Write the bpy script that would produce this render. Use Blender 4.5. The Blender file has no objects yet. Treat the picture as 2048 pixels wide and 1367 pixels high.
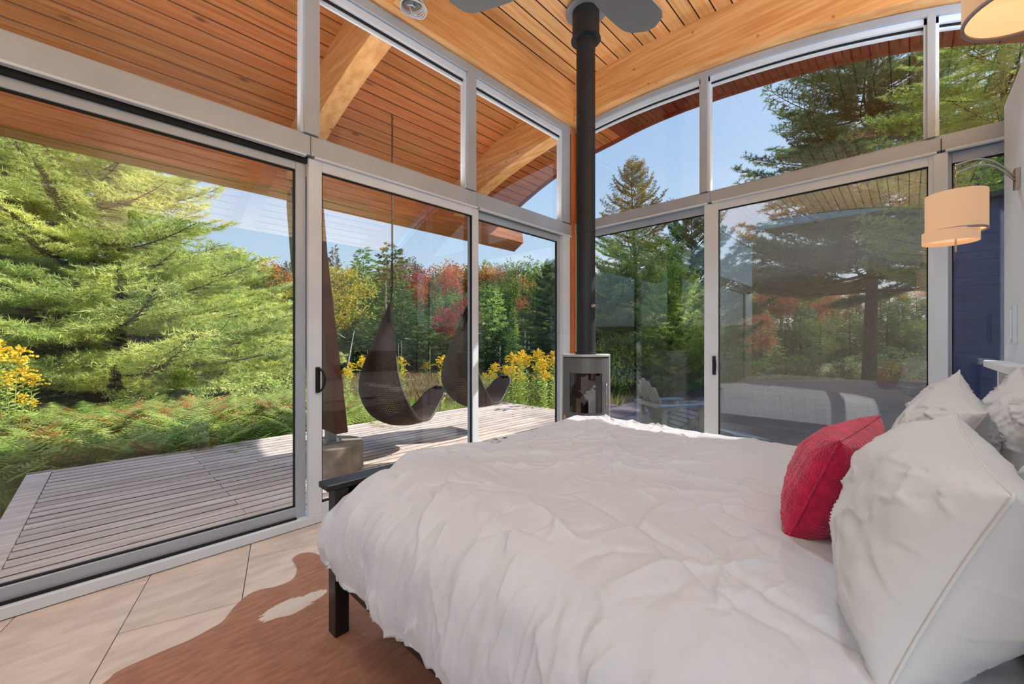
import bpy, bmesh, math, random
import numpy as np
from mathutils import Vector, Matrix
R = random.Random(7)
NR = np.random.RandomState(11)
SC = bpy.context.scene
COL = SC.collection

# ---------------------------------------------------------------- camera
F, CX, CY, H = 821.0, 1024.0, 681.0, 1.35
FW = np.array([0.7189, 0.6952, 0.0]); RT = np.array([0.6952, -0.7189, 0.0])
cam = bpy.data.cameras.new('camera'); camo = bpy.data.objects.new('camera', cam)
COL.objects.link(camo); SC.camera = camo
cam.sensor_width = 36; cam.lens = F / 2048 * 36; cam.shift_y = -2.5 / 2048
cam.clip_start = 0.02; cam.clip_end = 400
camo.location = (0, 0, H); camo.rotation_euler = (math.pi / 2, 0, -math.asin(0.7189))

# ---------------------------------------------------------------- world, sun, lights, exposure
SC.view_settings.view_transform = 'Standard'; SC.view_settings.look = 'None'
SC.view_settings.gamma = 1; SC.view_settings.use_curve_mapping = False
SC.view_settings.exposure = 0.0
W = bpy.data.worlds.new('sky'); SC.world = W; W.use_nodes = True
n = W.node_tree.nodes; l = W.node_tree.links; n.clear()
SUNV = Vector((1.0, -0.5, 1.04)).normalized()
sky = n.new('ShaderNodeTexSky'); sky.sky_type = 'NISHITA'; sky.sun_disc = False
sky.sun_elevation = math.asin(SUNV.z); sky.sun_rotation = math.atan2(SUNV.x, SUNV.y)
sky.altitude = 200; sky.air_density = 1.0; sky.dust_density = 2.2; sky.ozone_density = 1.2
tc = n.new('ShaderNodeTexCoord'); mp = n.new('ShaderNodeMapping'); mp.inputs['Scale'].default_value = (1.2, 1.2, 4.5)
mp.inputs['Location'].default_value = (0.35, 0.1, 0.6)
nz = n.new('ShaderNodeTexNoise'); nz.inputs['Scale'].default_value = 2.6; nz.inputs['Detail'].default_value = 7; nz.inputs['Roughness'].default_value = 0.55
cr = n.new('ShaderNodeValToRGB'); cr.color_ramp.elements[0].position = 0.60; cr.color_ramp.elements[1].position = 0.80
cr.color_ramp.elements[0].color = (0, 0, 0, 1); cr.color_ramp.elements[1].color = (0.75, 0.75, 0.75, 1)
mul = n.new('ShaderNodeMix'); mul.data_type = 'RGBA'; mul.blend_type = 'MULTIPLY'; mul.inputs[0].default_value = 1
mul.inputs[7].default_value = (1.06, 1.03, 1.0, 1)
mx = n.new('ShaderNodeMix'); mx.data_type = 'RGBA'
mx.inputs[7].default_value = (4.3, 4.4, 4.5, 1)
bg = n.new('ShaderNodeBackground'); bg.inputs['Strength'].default_value = 0.235
wo = n.new('ShaderNodeOutputWorld')
l.new(tc.outputs['Generated'], mp.inputs['Vector']); l.new(mp.outputs[0], nz.inputs['Vector']); l.new(nz.outputs[0], cr.inputs[0])
sx = n.new('ShaderNodeSeparateXYZ'); l.new(tc.outputs['Generated'], sx.inputs[0])
gr = n.new('ShaderNodeValToRGB'); ge = gr.color_ramp.elements
ge[0].position = 0.0; ge[0].color = (.78, .92, 1.0, 1); ge[1].position = 1.0; ge[1].color = (.26, .46, .90, 1)
g2 = gr.color_ramp.elements.new(.12); g2.color = (.68, .86, 1.0, 1); g3 = gr.color_ramp.elements.new(.42); g3.color = (.42, .68, 1.0, 1)
l.new(sx.outputs['Z'], gr.inputs[0])
gm = n.new('ShaderNodeMix'); gm.data_type = 'RGBA'; gm.blend_type = 'MULTIPLY'; gm.inputs[0].default_value = 1; gm.inputs[7].default_value = (3.5, 3.55, 3.6, 1)
l.new(gr.outputs[0], gm.inputs[6]); sm = n.new('ShaderNodeMix'); sm.data_type = 'RGBA'; sm.inputs[0].default_value = .75
l.new(sky.outputs[0], mul.inputs[6]); l.new(mul.outputs[2], sm.inputs[6]); l.new(gm.outputs[2], sm.inputs[7]); l.new(sm.outputs[2], mx.inputs[6]); l.new(cr.outputs[0], mx.inputs[0])
l.new(mx.outputs[2], bg.inputs['Color']); l.new(bg.outputs[0], wo.inputs['Surface'])

sl = bpy.data.lights.new('sun', 'SUN'); sl.energy = 7.0; sl.angle = math.radians(0.6); sl.color = (1.0, 0.95, 0.86)
so = bpy.data.objects.new('sun', sl); COL.objects.link(so)
so.rotation_euler = SUNV.to_track_quat('Z', 'Y').to_euler()
def up_fill(name, loc, sx, sy, w, col=(1, .97, .94)):
    a = bpy.data.lights.new(name, 'AREA'); a.shape = 'RECTANGLE'; a.size = sx; a.size_y = sy; a.energy = w; a.color = col
    o = bpy.data.objects.new(name, a); COL.objects.link(o); o.location = loc; o.rotation_euler = (math.pi, 0, 0)
up_fill('partition_fill', (2.2, -1.7, 3.0), 4.2, 2.0, 205, (.68, .84, 1.0))  # unseen fill added behind the partition to brighten the ceiling
up_fill('room_fill', (-2.2, 1.0, 2.95), 2.8, 3.6, 120, (.68, .84, 1.0))  # second added fill facing the ceiling, not a fixture of the room
a = bpy.data.lights.new('rear_fill', 'AREA'); a.shape = 'RECTANGLE'; a.size = 2.2; a.size_y = 3.2; a.energy = 150; a.color = (.74, .87, 1.0)  # added fill behind the camera for the bed; no window stands here
o = bpy.data.objects.new('rear_fill', a); COL.objects.link(o); o.location = (-3.9, -2.85, 2.1); o.rotation_euler = (math.pi / 2, 0, -math.pi / 2)
up_fill('transom_fill', (.4, 3.42, 2.90), 9.0, .16, 52)  # added strip of fill under the deck soffit, no lamp there
up_fill('transom_fill', (4.68, 1.2, 2.92), .14, 4.0, 16)  # matching added fill for the garden-side soffit

def down_fill(name, loc, w, size=.35, cone=98, col=(.68, .86, 1.0)):
    a = bpy.data.lights.new(name, 'SPOT'); a.energy = w; a.shadow_soft_size = size; a.spot_size = math.radians(cone); a.spot_blend = .35; a.color = col
    o = bpy.data.objects.new(name, a); COL.objects.link(o); o.location = loc
down_fill('ceiling_fill', (2.3, .5, 4.38), 100, .10)  # added spot giving the bed neutral fill, no ceiling fixture
down_fill('ceiling_fill', (-.6, 1.2, 4.38), 88)  # another added fill spot, for the rest of the room
down_fill('soffit_fill', (.2, 4.7, 3.95), 170, .25)  # unseen spot added to lift the shaded deck
down_fill('soffit_fill', (3.2, 4.7, 3.95), 110, .25)  # second added deck fill, nearer the far end

# ---------------------------------------------------------------- helpers
def ray(u, v=CY):
    return FW + RT * (u - CX) / F + np.array([0, 0, 1.0]) * (CY - v) / F
def at(u, d, z=None):                      # a point at pixel column u, depth d
    p = d * (FW + RT * (u - CX) / F)
    return (p[0], p[1]) if z is None else (p[0], p[1], z)
def zat(v, d): return H + (CY - v) / F * d

def tag(o, label=None, cat=None, group=None, kind=None):
    if label: o['label'] = label
    if cat: o['category'] = cat
    if group: o['group'] = group
    if kind: o['kind'] = kind
    return o
def empty(name, loc=(0, 0, 0), rz=0, parent=None):
    o = bpy.data.objects.new(name, None); o.empty_display_size = 0.1
    o.location = loc; o.rotation_euler = (0, 0, rz); COL.objects.link(o)
    if parent: o.parent = parent
    return o
def thing(name, label, cat, loc=(0, 0, 0), rz=0, group=None):
    return tag(empty(name, loc, rz), label, cat, group)
def struct(o): o['kind'] = 'structure'; return o
def link(name, me, mt=None, parent=None, smooth=False):
    o = bpy.data.objects.new(name, me); COL.objects.link(o)
    if mt is not None:
        for m_ in (mt if isinstance(mt, (list, tuple)) else [mt]): me.materials.append(m_)
    if parent: o.parent = parent
    if smooth: me.polygons.foreach_set('use_smooth', [True] * len(me.polygons))
    return o
def npmesh(name, V, Fc, mi=None, smooth=False):
    V = np.asarray(V, np.float32); Fc = np.asarray(Fc, np.int32)
    me = bpy.data.meshes.new(name); k = Fc.shape[1]
    me.vertices.add(len(V)); me.vertices.foreach_set('co', V.ravel())
    me.loops.add(Fc.size); me.loops.foreach_set('vertex_index', Fc.ravel())
    me.polygons.add(len(Fc)); me.polygons.foreach_set('loop_start', np.arange(0, Fc.size, k, dtype=np.int32))
    if mi is not None: me.polygons.foreach_set('material_index', np.asarray(mi, np.int32))
    if smooth: me.polygons.foreach_set('use_smooth', np.ones(len(Fc), bool))
    me.update(calc_edges=True); return me
class MB:
    def __init__(s): s.v = []; s.f = []; s.m = []
    def add(s, V, Fs, mi=0):
        b = len(s.v); s.v += [tuple(map(float, p)) for p in V]
        s.f += [tuple(b + i for i in f) for f in Fs]; s.m += [mi] * len(Fs); return s
    def box(s, a, b, mi=0):
        x0, y0, z0 = a; x1, y1, z1 = b
        V = [(x0, y0, z0), (x1, y0, z0), (x1, y1, z0), (x0, y1, z0), (x0, y0, z1), (x1, y0, z1), (x1, y1, z1), (x0, y1, z1)]
        return s.add(V, [(0, 3, 2, 1), (4, 5, 6, 7), (0, 1, 5, 4), (1, 2, 6, 5), (2, 3, 7, 6), (3, 0, 4, 7)], mi)
    def obox(s, c, ax, hx, ay, hy, az, hz, mi=0):
        c = np.array(c, float); ax = np.array(ax, float); ay = np.array(ay, float); az = np.array(az, float)
        V = [c + ax * hx * i + ay * hy * j + az * hz * k for k in (-1, 1) for j in (-1, 1) for i in (-1, 1)]
        return s.add(V, [(0, 2, 3, 1), (4, 5, 7, 6), (0, 1, 5, 4), (1, 3, 7, 5), (3, 2, 6, 7), (2, 0, 4, 6)], mi)
    def prism(s, poly, h, axis=2, o=0.0, mi=0):   # polygon (2D) extruded along axis from o to o+h
        nn = len(poly)
        def P(p, w):
            if axis == 2: return (p[0], p[1], w)
            if axis == 0: return (w, p[0], p[1])
            return (p[0], w, p[1])
        V = [P(p, o) for p in poly] + [P(p, o + h) for p in poly]
        Fs = [tuple(range(nn - 1, -1, -1)), tuple(range(nn, 2 * nn))] + [(i, (i + 1) % nn, nn + (i + 1) % nn, nn + i) for i in range(nn)]
        return s.add(V, Fs, mi)
    def tube(s, pts, r, k=8, mi=0, cap=True):
        pts = [Vector(p) for p in pts]; nn = len(pts); V = []; Fs = []
        rs = r if isinstance(r, (list, tuple)) else [r] * nn
        up = Vector((0, 0, 1)); prev = None
        for i in range(nn):
            t = (pts[min(i + 1, nn - 1)] - pts[max(i - 1, 0)]).normalized()
            a = prev if prev is not None else (up if abs(t.z) < 0.9 else Vector((1, 0, 0)))
            u = (a - t * a.dot(t)).normalized(); prev = u; w = t.cross(u)
            for j in range(k):
                an = 2 * math.pi * j / k
                V.append(pts[i] + (u * math.cos(an) + w * math.sin(an)) * rs[i])
        for i in range(nn - 1):
            for j in range(k):
                Fs.append((i * k + j, i * k + (j + 1) % k, (i + 1) * k + (j + 1) % k, (i + 1) * k + j))
        if cap: Fs += [tuple(range(k - 1, -1, -1)), tuple((nn - 1) * k + j for j in range(k))]
        return s.add(V, Fs, mi)
    def lathe(s, prof, c=(0, 0, 0), k=32, mi=0, a0=0, a1=2 * math.pi):
        V = []; Fs = []; full = abs(a1 - a0 - 2 * math.pi) < 1e-6; kk = k if full else k + 1
        for (r, z) in prof:
            for j in range(kk):
                an = a0 + (a1 - a0) * j / k
                V.append((c[0] + r * math.cos(an), c[1] + r * math.sin(an), c[2] + z))
        for i in range(len(prof) - 1):
            for j in range(k):
                j2 = (j + 1) % kk
                Fs.append((i * kk + j, i * kk + j2, (i + 1) * kk + j2, (i + 1) * kk + j))
        return s.add(V, Fs, mi)
    def build(s, name, mt, parent=None, smooth=False, bevel=0, seg=1, flat_angle=None):
        me = bpy.data.meshes.new(name); me.from_pydata(s.v, [], s.f)
        me.polygons.foreach_set('material_index', s.m)
        if bevel:
            bm = bmesh.new(); bm.from_mesh(me)
            ed = [e for e in bm.edges if len(e.link_faces) == 2 and e.calc_face_angle(0) > 0.6]
            bmesh.ops.bevel(bm, geom=ed, offset=bevel, segments=seg, affect='EDGES', profile=0.5)
            bm.to_mesh(me); bm.free()
        me.update()
        o = link(name, me, mt, parent, smooth)
        if smooth and flat_angle:
            me.set_sharp_from_angle(angle=flat_angle)
        return o
def spline(xs, ys):
    xs = np.array(xs, float); ys = np.array(ys, float)
    m = np.gradient(ys, xs)
    def f(x):
        x = np.clip(x, xs[0], xs[-1]); i = np.clip(np.searchsorted(xs, x) - 1, 0, len(xs) - 2)
        h = xs[i + 1] - xs[i]; t = (x - xs[i]) / h
        return ((2 * t**3 - 3 * t**2 + 1) * ys[i] + (t**3 - 2 * t**2 + t) * h * m[i] + (-2 * t**3 + 3 * t**2) * ys[i + 1] + (t**3 - t**2) * h * m[i + 1])
    return f
def sstep(a, b, x):
    t = np.clip((x - a) / (b - a), 0, 1); return t * t * (3 - 2 * t)
_perm = NR.permutation(512)
def vnoise(x, y):
    xi = np.floor(x).astype(int); yi = np.floor(y).astype(int); fx = x - xi; fy = y - yi
    fx = fx * fx * fx * (fx * (fx * 6 - 15) + 10); fy = fy * fy * fy * (fy * (fy * 6 - 15) + 10)
    def hsh(a, b): return _perm[(_perm[a & 511] + b) & 511] / 255.5 - 1
    v00 = hsh(xi, yi); v10 = hsh(xi + 1, yi); v01 = hsh(xi, yi + 1); v11 = hsh(xi + 1, yi + 1)
    return (v00 * (1 - fx) + v10 * fx) * (1 - fy) + (v01 * (1 - fx) + v11 * fx) * fy
def fbm(x, y, o=3):
    r = 0; a = 1; t = 0
    for i in range(o): r = r + a * vnoise(x * 2**i + 17 * i, y * 2**i + 31 * i); t += a; a *= 0.5
    return r / t

# ---------------------------------------------------------------- materials
def srgb(c):
    return tuple((x / 255 / 12.92 if x / 255 <= 0.04045 else ((x / 255 + 0.055) / 1.055)**2.4) for x in c) + (1,)
def mat(name, c1, c2=None, scale=6, stretch=(1, 1, 1), rough=0.5, metal=0, bump=0, bscale=60, bstretch=None, rand=0.0, detail=4, knots=0, transl=0, spec=0.5, coat=0, ramp=(0.35, 0.65), emit=None, estr=0, sheen=0, offrand=True):
    m = bpy.data.materials.new(name); m.use_nodes = True; nt = m.node_tree; n = nt.nodes; l = nt.links
    b = n['Principled BSDF']; out = n['Material Output']
    b.inputs['Roughness'].default_value = rough; b.inputs['Metallic'].default_value = metal
    b.inputs['Specular IOR Level'].default_value = spec; b.inputs['Coat Weight'].default_value = coat
    if sheen: b.inputs['Sheen Weight'].default_value = sheen
    c1 = srgb(c1); c2 = srgb(c2) if c2 else c1
    tc = n.new('ShaderNodeTexCoord'); oi = n.new('ShaderNodeObjectInfo')
    mp = n.new('ShaderNodeMapping'); mp.inputs['Scale'].default_value = stretch
    if offrand:
        mv = n.new('ShaderNodeMath'); mv.operation = 'MULTIPLY'; mv.inputs[1].default_value = 37.0
        l.new(oi.outputs['Random'], mv.inputs[0]); l.new(mv.outputs[0], mp.inputs['Location'])
    l.new(tc.outputs['Object'], mp.inputs['Vector'])
    nz = n.new('ShaderNodeTexNoise'); nz.inputs['Scale'].default_value = scale; nz.inputs['Detail'].default_value = detail
    l.new(mp.outputs[0], nz.inputs['Vector'])
    cr = n.new('ShaderNodeValToRGB'); e = cr.color_ramp.elements
    e[0].position, e[1].position = ramp; e[0].color = c1; e[1].color = c2
    l.new(nz.outputs['Fac'], cr.inputs[0]); colr = cr.outputs[0]
    if knots:
        mk = n.new('ShaderNodeMapping'); mk.inputs['Scale'].default_value = (1, 2.2, 2.2)
        l.new(tc.outputs['Object'], mk.inputs['Vector'])
        if offrand: l.new(mv.outputs[0], mk.inputs['Location'])
        vo = n.new('ShaderNodeTexVoronoi'); vo.inputs['Scale'].default_value = knots; l.new(mk.outputs[0], vo.inputs['Vector'])
        kr = n.new('ShaderNodeValToRGB'); kr.color_ramp.elements[0].position = 0.03; kr.color_ramp.elements[1].position = 0.10
        kr.color_ramp.elements[0].color = (0.3, 0.22, 0.15, 1); kr.color_ramp.elements[1].color = (1, 1, 1, 1)
        l.new(vo.outputs['Distance'], kr.inputs[0])
        mm = n.new('ShaderNodeMix'); mm.data_type = 'RGBA'; mm.blend_type = 'MULTIPLY'; mm.inputs[0].default_value = 1
        l.new(colr, mm.inputs[6]); l.new(kr.outputs[0], mm.inputs[7]); colr = mm.outputs[2]
    if rand:
        hs = n.new('ShaderNodeHueSaturation')
        mr = n.new('ShaderNodeMapRange'); mr.inputs['To Min'].default_value = 1 - rand; mr.inputs['To Max'].default_value = 1 + rand
        l.new(oi.outputs['Random'], mr.inputs['Value']); l.new(mr.outputs[0], hs.inputs['Value'])
        mh = n.new('ShaderNodeMapRange'); mh.inputs['To Min'].default_value = 0.5 + rand * 0.05; mh.inputs['To Max'].default_value = 0.5 - rand * 0.05
        l.new(oi.outputs['Random'], mh.inputs['Value']); l.new(mh.outputs[0], hs.inputs['Hue'])
        l.new(colr, hs.inputs['Color']); colr = hs.outputs[0]
    l.new(colr, b.inputs['Base Color'])
    if bump:
        mb = n.new('ShaderNodeMapping'); mb.inputs['Scale'].default_value = bstretch or stretch
        l.new(tc.outputs['Object'], mb.inputs['Vector'])
        n2 = n.new('ShaderNodeTexNoise'); n2.inputs['Scale'].default_value = bscale; n2.inputs['Detail'].default_value = 3
        l.new(mb.outputs[0], n2.inputs['Vector'])
        bp = n.new('ShaderNodeBump'); bp.inputs['Strength'].default_value = bump; bp.inputs['Distance'].default_value = 0.01
        l.new(n2.outputs['Fac'], bp.inputs['Height']); l.new(bp.outputs[0], b.inputs['Normal'])
    if emit: b.inputs['Emission Color'].default_value = srgb(emit); b.inputs['Emission Strength'].default_value = estr
    if transl:
        ts = n.new('ShaderNodeBsdfTranslucent'); ms = n.new('ShaderNodeMixShader'); ms.inputs[0].default_value = transl
        l.new(colr, ts.inputs['Color']); l.new(b.outputs[0], ms.inputs[1]); l.new(ts.outputs[0], ms.inputs[2]); l.new(ms.outputs[0], out.inputs['Surface'])
    return m
def glassmat(name, base=0.05, tint=(0.95, 0.975, 0.97, 1), rough=0.0):
    m = bpy.data.materials.new(name); m.use_nodes = True; nt = m.node_tree; n = nt.nodes; l = nt.links; n.clear()
    o = n.new('ShaderNodeOutputMaterial'); t = n.new('ShaderNodeBsdfTransparent'); g = n.new('ShaderNodeBsdfGlossy'); x = n.new('ShaderNodeMixShader')
    lw = n.new('ShaderNodeLayerWeight'); lw.inputs[0].default_value = 0.5
    pw = n.new('ShaderNodeMath'); pw.operation = 'POWER'; pw.inputs[1].default_value = 5.0
    ad = n.new('ShaderNodeMath'); ad.operation = 'MULTIPLY_ADD'; ad.inputs[1].default_value = .75; ad.inputs[2].default_value = base; ad.use_clamp = True
    t.inputs[0].default_value = tint; g.inputs['Roughness'].default_value = rough
    l.new(lw.outputs['Facing'], pw.inputs[0]); l.new(pw.outputs[0], ad.inputs[0]); l.new(ad.outputs[0], x.inputs[0]); l.new(t.outputs[0], x.inputs[1]); l.new(g.outputs[0], x.inputs[2]); l.new(x.outputs[0], o.inputs[0])
    return m
def screenmat(name, col, fac):
    m = bpy.data.materials.new(name); m.use_nodes = True; nt = m.node_tree; n = nt.nodes; l = nt.links; n.clear()
    o = n.new('ShaderNodeOutputMaterial'); t = n.new('ShaderNodeBsdfTransparent'); g = n.new('ShaderNodeBsdfDiffuse'); x = n.new('ShaderNodeMixShader')
    g.inputs[0].default_value = srgb(col); x.inputs[0].default_value = fac
    l.new(t.outputs[0], x.inputs[1]); l.new(g.outputs[0], x.inputs[2]); l.new(x.outputs[0], o.inputs[0]); return m

M = {}
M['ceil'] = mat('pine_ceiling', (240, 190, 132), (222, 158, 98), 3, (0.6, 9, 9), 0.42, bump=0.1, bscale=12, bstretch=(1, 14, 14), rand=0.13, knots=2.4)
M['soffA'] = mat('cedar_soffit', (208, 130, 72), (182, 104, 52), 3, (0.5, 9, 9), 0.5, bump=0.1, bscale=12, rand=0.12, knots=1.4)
M['soffB'] = mat('stained_soffit', (136, 58, 38), (112, 44, 32), 4, (0.8, 9, 9), 0.45, bump=0.1, bscale=12, rand=0.14, knots=1.2)
M['beam'] = mat('glulam', (238, 184, 122), (218, 152, 88), 3, (0.6, 5, 9), 0.45, bump=0.08, bscale=10, knots=2.6)
M['joint'] = mat('joint_shade', (88, 44, 20), (70, 34, 16), 5, rough=.8)  # dark groove faces: the shade in the board joints put into colour
M['deckgapshade'] = mat('deck_gap_shade', (74, 62, 58), (60, 50, 48), 5, rough=.9)  # board sides darkened to paint in the shade of the deck gaps
M['fascia'] = mat('fascia_wood', (196, 122, 62), (158, 88, 46), 3, (0.5, 6, 6), 0.5, bump=0.1, bscale=10, knots=1.8)
M['brownwood'] = mat('column_stain', (92, 46, 32), (70, 34, 24), 3, (5, 5, 0.6), 0.4, bump=0.08, bscale=14)
M['post'] = mat('corner_post', (206, 122, 56), (178, 96, 42), 5, (8, 8, 0.6), 0.45)
M['alu'] = mat('silver_aluminium', (180, 191, 204), (173, 184, 197), 3, rough=0.42, metal=0.25, bump=0.02)
M['vinyl'] = mat('white_aluminium', (222, 232, 243), (214, 224, 236), 3, rough=0.45)
M['gasket'] = mat('black_gasket', (14, 15, 15), rough=0.7)
M['glassr'] = glassmat('reflective_glass', 0.105, (.985, .99, .99, 1))
M['glass'] = glassmat('window_glass', 0.045, (.985, .99, .99, 1))
M['stoveglass'] = glassmat('stove_glass', 0.16, (0.42, 0.34, 0.28, 1))
M['screen'] = screenmat('insect_mesh', (170, 170, 166), 0.16)
M['tile'] = mat('stone_tile', (226, 208, 194), (204, 186, 172), 5, (1, 3, 1), 0.38, bump=0.15, bscale=70, rand=0.05)
M['grout'] = mat('grout', (128, 116, 108), rough=0.9)
M['deck'] = mat('weathered_deck', (214, 199, 190), (182, 166, 158), 3, (0.8, 8, 1), 0.75, bump=0.3, bscale=10, bstretch=(1, 20, 1), rand=0.14, knots=1.6)
M['white'] = mat('white_cotton', (212, 216, 224), (205, 209, 217), 2, rough=0.85, bump=0.45, bscale=9, bstretch=(1.0, 2.4, 1.4), sheen=0.15, spec=0.2)
M['wpil'] = mat('white_sateen', (224, 228, 231), (216, 220, 224), 2, rough=0.6, bump=0.03, bscale=30, sheen=0.1, spec=0.3)
M['black'] = mat('black_lacquer', (22, 23, 26), (16, 17, 19), 5, rough=0.35)
M['wallw'] = mat('white_plaster', (236, 243, 251), (230, 237, 246), 3, rough=0.8)
M['greywall'] = mat('back_wall', (150, 150, 150), rough=0.85)
M['concrete'] = mat('concrete', (160, 150, 136), (128, 118, 104), 8, rough=0.85, bump=0.3, bscale=60)
M['steel'] = mat('galvanised', (170, 172, 172), rough=0.4, metal=0.8)
M['chrome'] = mat('brushed_nickel', (190, 180, 168), rough=0.25, metal=1.0)
M['stoveg'] = mat('stove_grey', (104, 106, 109), (98, 100, 103), 5, rough=0.45, metal=0.3)
M['stoves'] = mat('stove_side', (176, 178, 178), rough=0.4, metal=0.3)
M['pipe'] = mat('stove_pipe', (42, 46, 52), (36, 40, 46), 4, rough=0.55, metal=0.3)
M['fire'] = mat('firebrick', (206, 156, 112), (170, 122, 84), 6, rough=0.9)
M['fan'] = mat('fan_blade', (136, 140, 142), rough=0.4, metal=0.3)
M['shade'] = mat('linen_shade', (236, 205, 176), rough=0.9, emit=(255, 196, 140), estr=0.28)
M['shadein'] = mat('shade_lining', (250, 226, 200), rough=0.9, emit=(255, 204, 150), estr=0.5)
M['trim'] = mat('shade_trim', (150, 140, 140), rough=0.8)
M['cable'] = mat('white_cable', (206, 212, 218), rough=0.4)
M['boxm'] = mat('junction_steel', (120, 122, 124), rough=0.4, metal=0.8)
M['wicker'] = mat('dark_wicker', (96, 78, 64), (60, 48, 40), 60, rough=0.55, rand=0.05)
M['wickrim'] = mat('wicker_rim', (58, 52, 50), rough=0.5)
M['rope'] = mat('dark_rope', (52, 40, 36), rough=0.8)
M['adir'] = mat('grey_painted_wood', (150, 152, 148), (126, 130, 128), 4, (1, 1, 1), 0.6, bump=0.1)
M['bluegrey'] = mat('bluegrey_wood', (110, 140, 168), (92, 122, 150), 4, rough=0.5)
M['gravel'] = mat('dark_gravel', (108, 98, 108), (80, 74, 84), 2.5, rough=0.95, bump=0.6, bscale=30, detail=8, offrand=False)
M['needles'] = mat('needle_litter', (176, 110, 72), (120, 78, 56), 9, rough=0.95, bump=0.5, bscale=50, offrand=False)
M['ground'] = mat('meadow_soil', (76, 92, 44), (98, 84, 58), 1.2, rough=0.95, bump=0.5, bscale=14, detail=6, offrand=False)
M['water'] = mat('marsh_water', (70, 62, 56), (42, 38, 36), 0.5, (1, 1, 1), 0.18, detail=8, bump=0.15, bscale=8, offrand=False)
M['bark'] = mat('pine_bark', (108, 94, 84), (66, 56, 50), 8, (3, 3, 0.6), 0.9, bump=0.6, bscale=18)
M['barkl'] = mat('pale_bark', (170, 160, 150), (130, 120, 110), 8, (3, 3, 0.6), 0.9, bump=0.4, bscale=18)
M['snag'] = mat('dead_wood', (186, 180, 172), (140, 132, 126), 6, rough=0.9)
M['shed'] = mat('navy_siding', (48, 62, 104), (40, 52, 90), 3, (1, 1, 1), 0.55, bump=0.05)
def leaf(name, a, b, sc=1.2, tr=0.35, rand=0.16, ramp=(0.38, 0.62)):
    return mat(name, a, b, sc, rough=0.55, transl=tr, rand=rand, spec=0.2, ramp=ramp)
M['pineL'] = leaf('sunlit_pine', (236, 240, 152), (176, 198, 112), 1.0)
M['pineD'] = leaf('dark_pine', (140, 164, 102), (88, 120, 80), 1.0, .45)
M['pineG'] = leaf('golden_pine', (202, 168, 66), (132, 132, 60), 2.0)
M['pineB'] = leaf('bright_pine', (216, 230, 124), (152, 184, 92), 1.5, .5)
M['spruceD'] = leaf('far_spruce', (122, 150, 88), (76, 108, 66), 0.5)
M['spruceL'] = leaf('light_spruce', (180, 200, 112), (124, 156, 84), 0.5)
M['spruceO'] = leaf('olive_pine', (160, 158, 88), (112, 126, 68), 0.5)
M['red'] = leaf('red_maple', (208, 92, 96), (158, 74, 74), 0.6)
M['redo'] = leaf('rust_maple', (206, 124, 82), (160, 98, 66), 0.6)
M['orange'] = leaf('orange_maple', (222, 158, 60), (188, 120, 52), 0.6)
M['yellow'] = leaf('yellow_birch', (214, 190, 70), (158, 158, 60), 0.6)
M['greenb'] = leaf('green_broadleaf', (132, 152, 66), (92, 120, 52), 0.6)
M['greyb'] = leaf('bare_grey_crown', (150, 134, 112), (116, 104, 88), 0.6)
M['grass'] = leaf('grass_blades', (184, 190, 110), (120, 144, 76), 0.8, 0.4, 0)
M['grassdry'] = leaf('dry_grass', (178, 160, 104), (140, 112, 84), 0.8, 0.4, 0)
M['fern'] = leaf('fern_fronds', (200, 210, 122), (140, 170, 84), 2.0, 0.45)
M['rustfern'] = leaf('rust_ferns', (212, 140, 86), (170, 110, 66), 2.0, 0.4)
M['gold'] = leaf('goldenrod_flower', (252, 224, 76), (240, 204, 56), 4, 0.3)
M['stem'] = leaf('weed_stem', (210, 222, 124), (162, 188, 90), 4, 0.3)

# ---------------------------------------------------------------- roof profile (along Y)
YS = [-4, -2, -1, -.3, .42, 1.0, 1.57, 2.41, 3.145, 3.4, 4.05, 4.9, 5.5, 6.3]
zb = spline(YS, [2.0, 3.02, 3.50, 3.80, 3.99, 4.08, 4.13, 4.16, 4.11, 4.07, 3.95, 3.71, 3.47, 3.08])
def zc(y): return zb(y) + 0.47 + 0.04 * sstep(3.2, 4.2, y)
YA, XB, YC = 3.145, 4.417, -0.473
XO = 5.85                                   # roof edge beyond wall B

# ---------------------------------------------------------------- floor
floor = struct(link('floor', npmesh('floor', [(-4, -4, -.02), (XB, -4, -.02), (XB, YA, -.02), (-4, YA, -.02)], [(0, 1, 2, 3)]), M['grout']))
e1 = np.array([.957, -.29]); e2 = np.array([.29, .957])
def clip(poly, axis, val, keep_less):
    out = []
    for i in range(len(poly)):
        a, b = poly[i], poly[(i + 1) % len(poly)]
        ia = (a[axis] <= val) == keep_less; ib = (b[axis] <= val) == keep_less
        if ia: out.append(a)
        if ia != ib:
            t = (val - a[axis]) / (b[axis] - a[axis]); out.append(tuple(a[k] + (b[k] - a[k]) * t for k in (0, 1)))
    return out
for i in range(-8, 11):
    s0 = -.189 + i * .479
    for j in range(-5, 7):
        t0 = 3.024 + (0 if i % 2 == 0 else -.488) + j * .976 - 1.952
        g = .0022
        poly = [tuple(e1 * a + e2 * b) for a, b in ((s0 + g, t0 + g), (s0 + .479 - g, t0 + g), (s0 + .479 - g, t0 + .976 - g), (s0 + g, t0 + .976 - g))]
        for ax, v, kl in ((0, 4.40, True), (0, -2.5, False), (1, YA - .003, True), (1, -1.2, False)):
            if poly: poly = clip(poly, ax, v, kl)
        if len(poly) >= 3:
            MB().prism(poly, .018, 2, -.018).build('tile', M['tile'], floor)

# ---------------------------------------------------------------- walls we can see or that enclose the room
cw = MB().box((0.35, YC - .14, 0), (XB - .01, YC, 2.97))
wallc = struct(cw.build('wall_bedhead', M['wallw'], bevel=.004))
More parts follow.
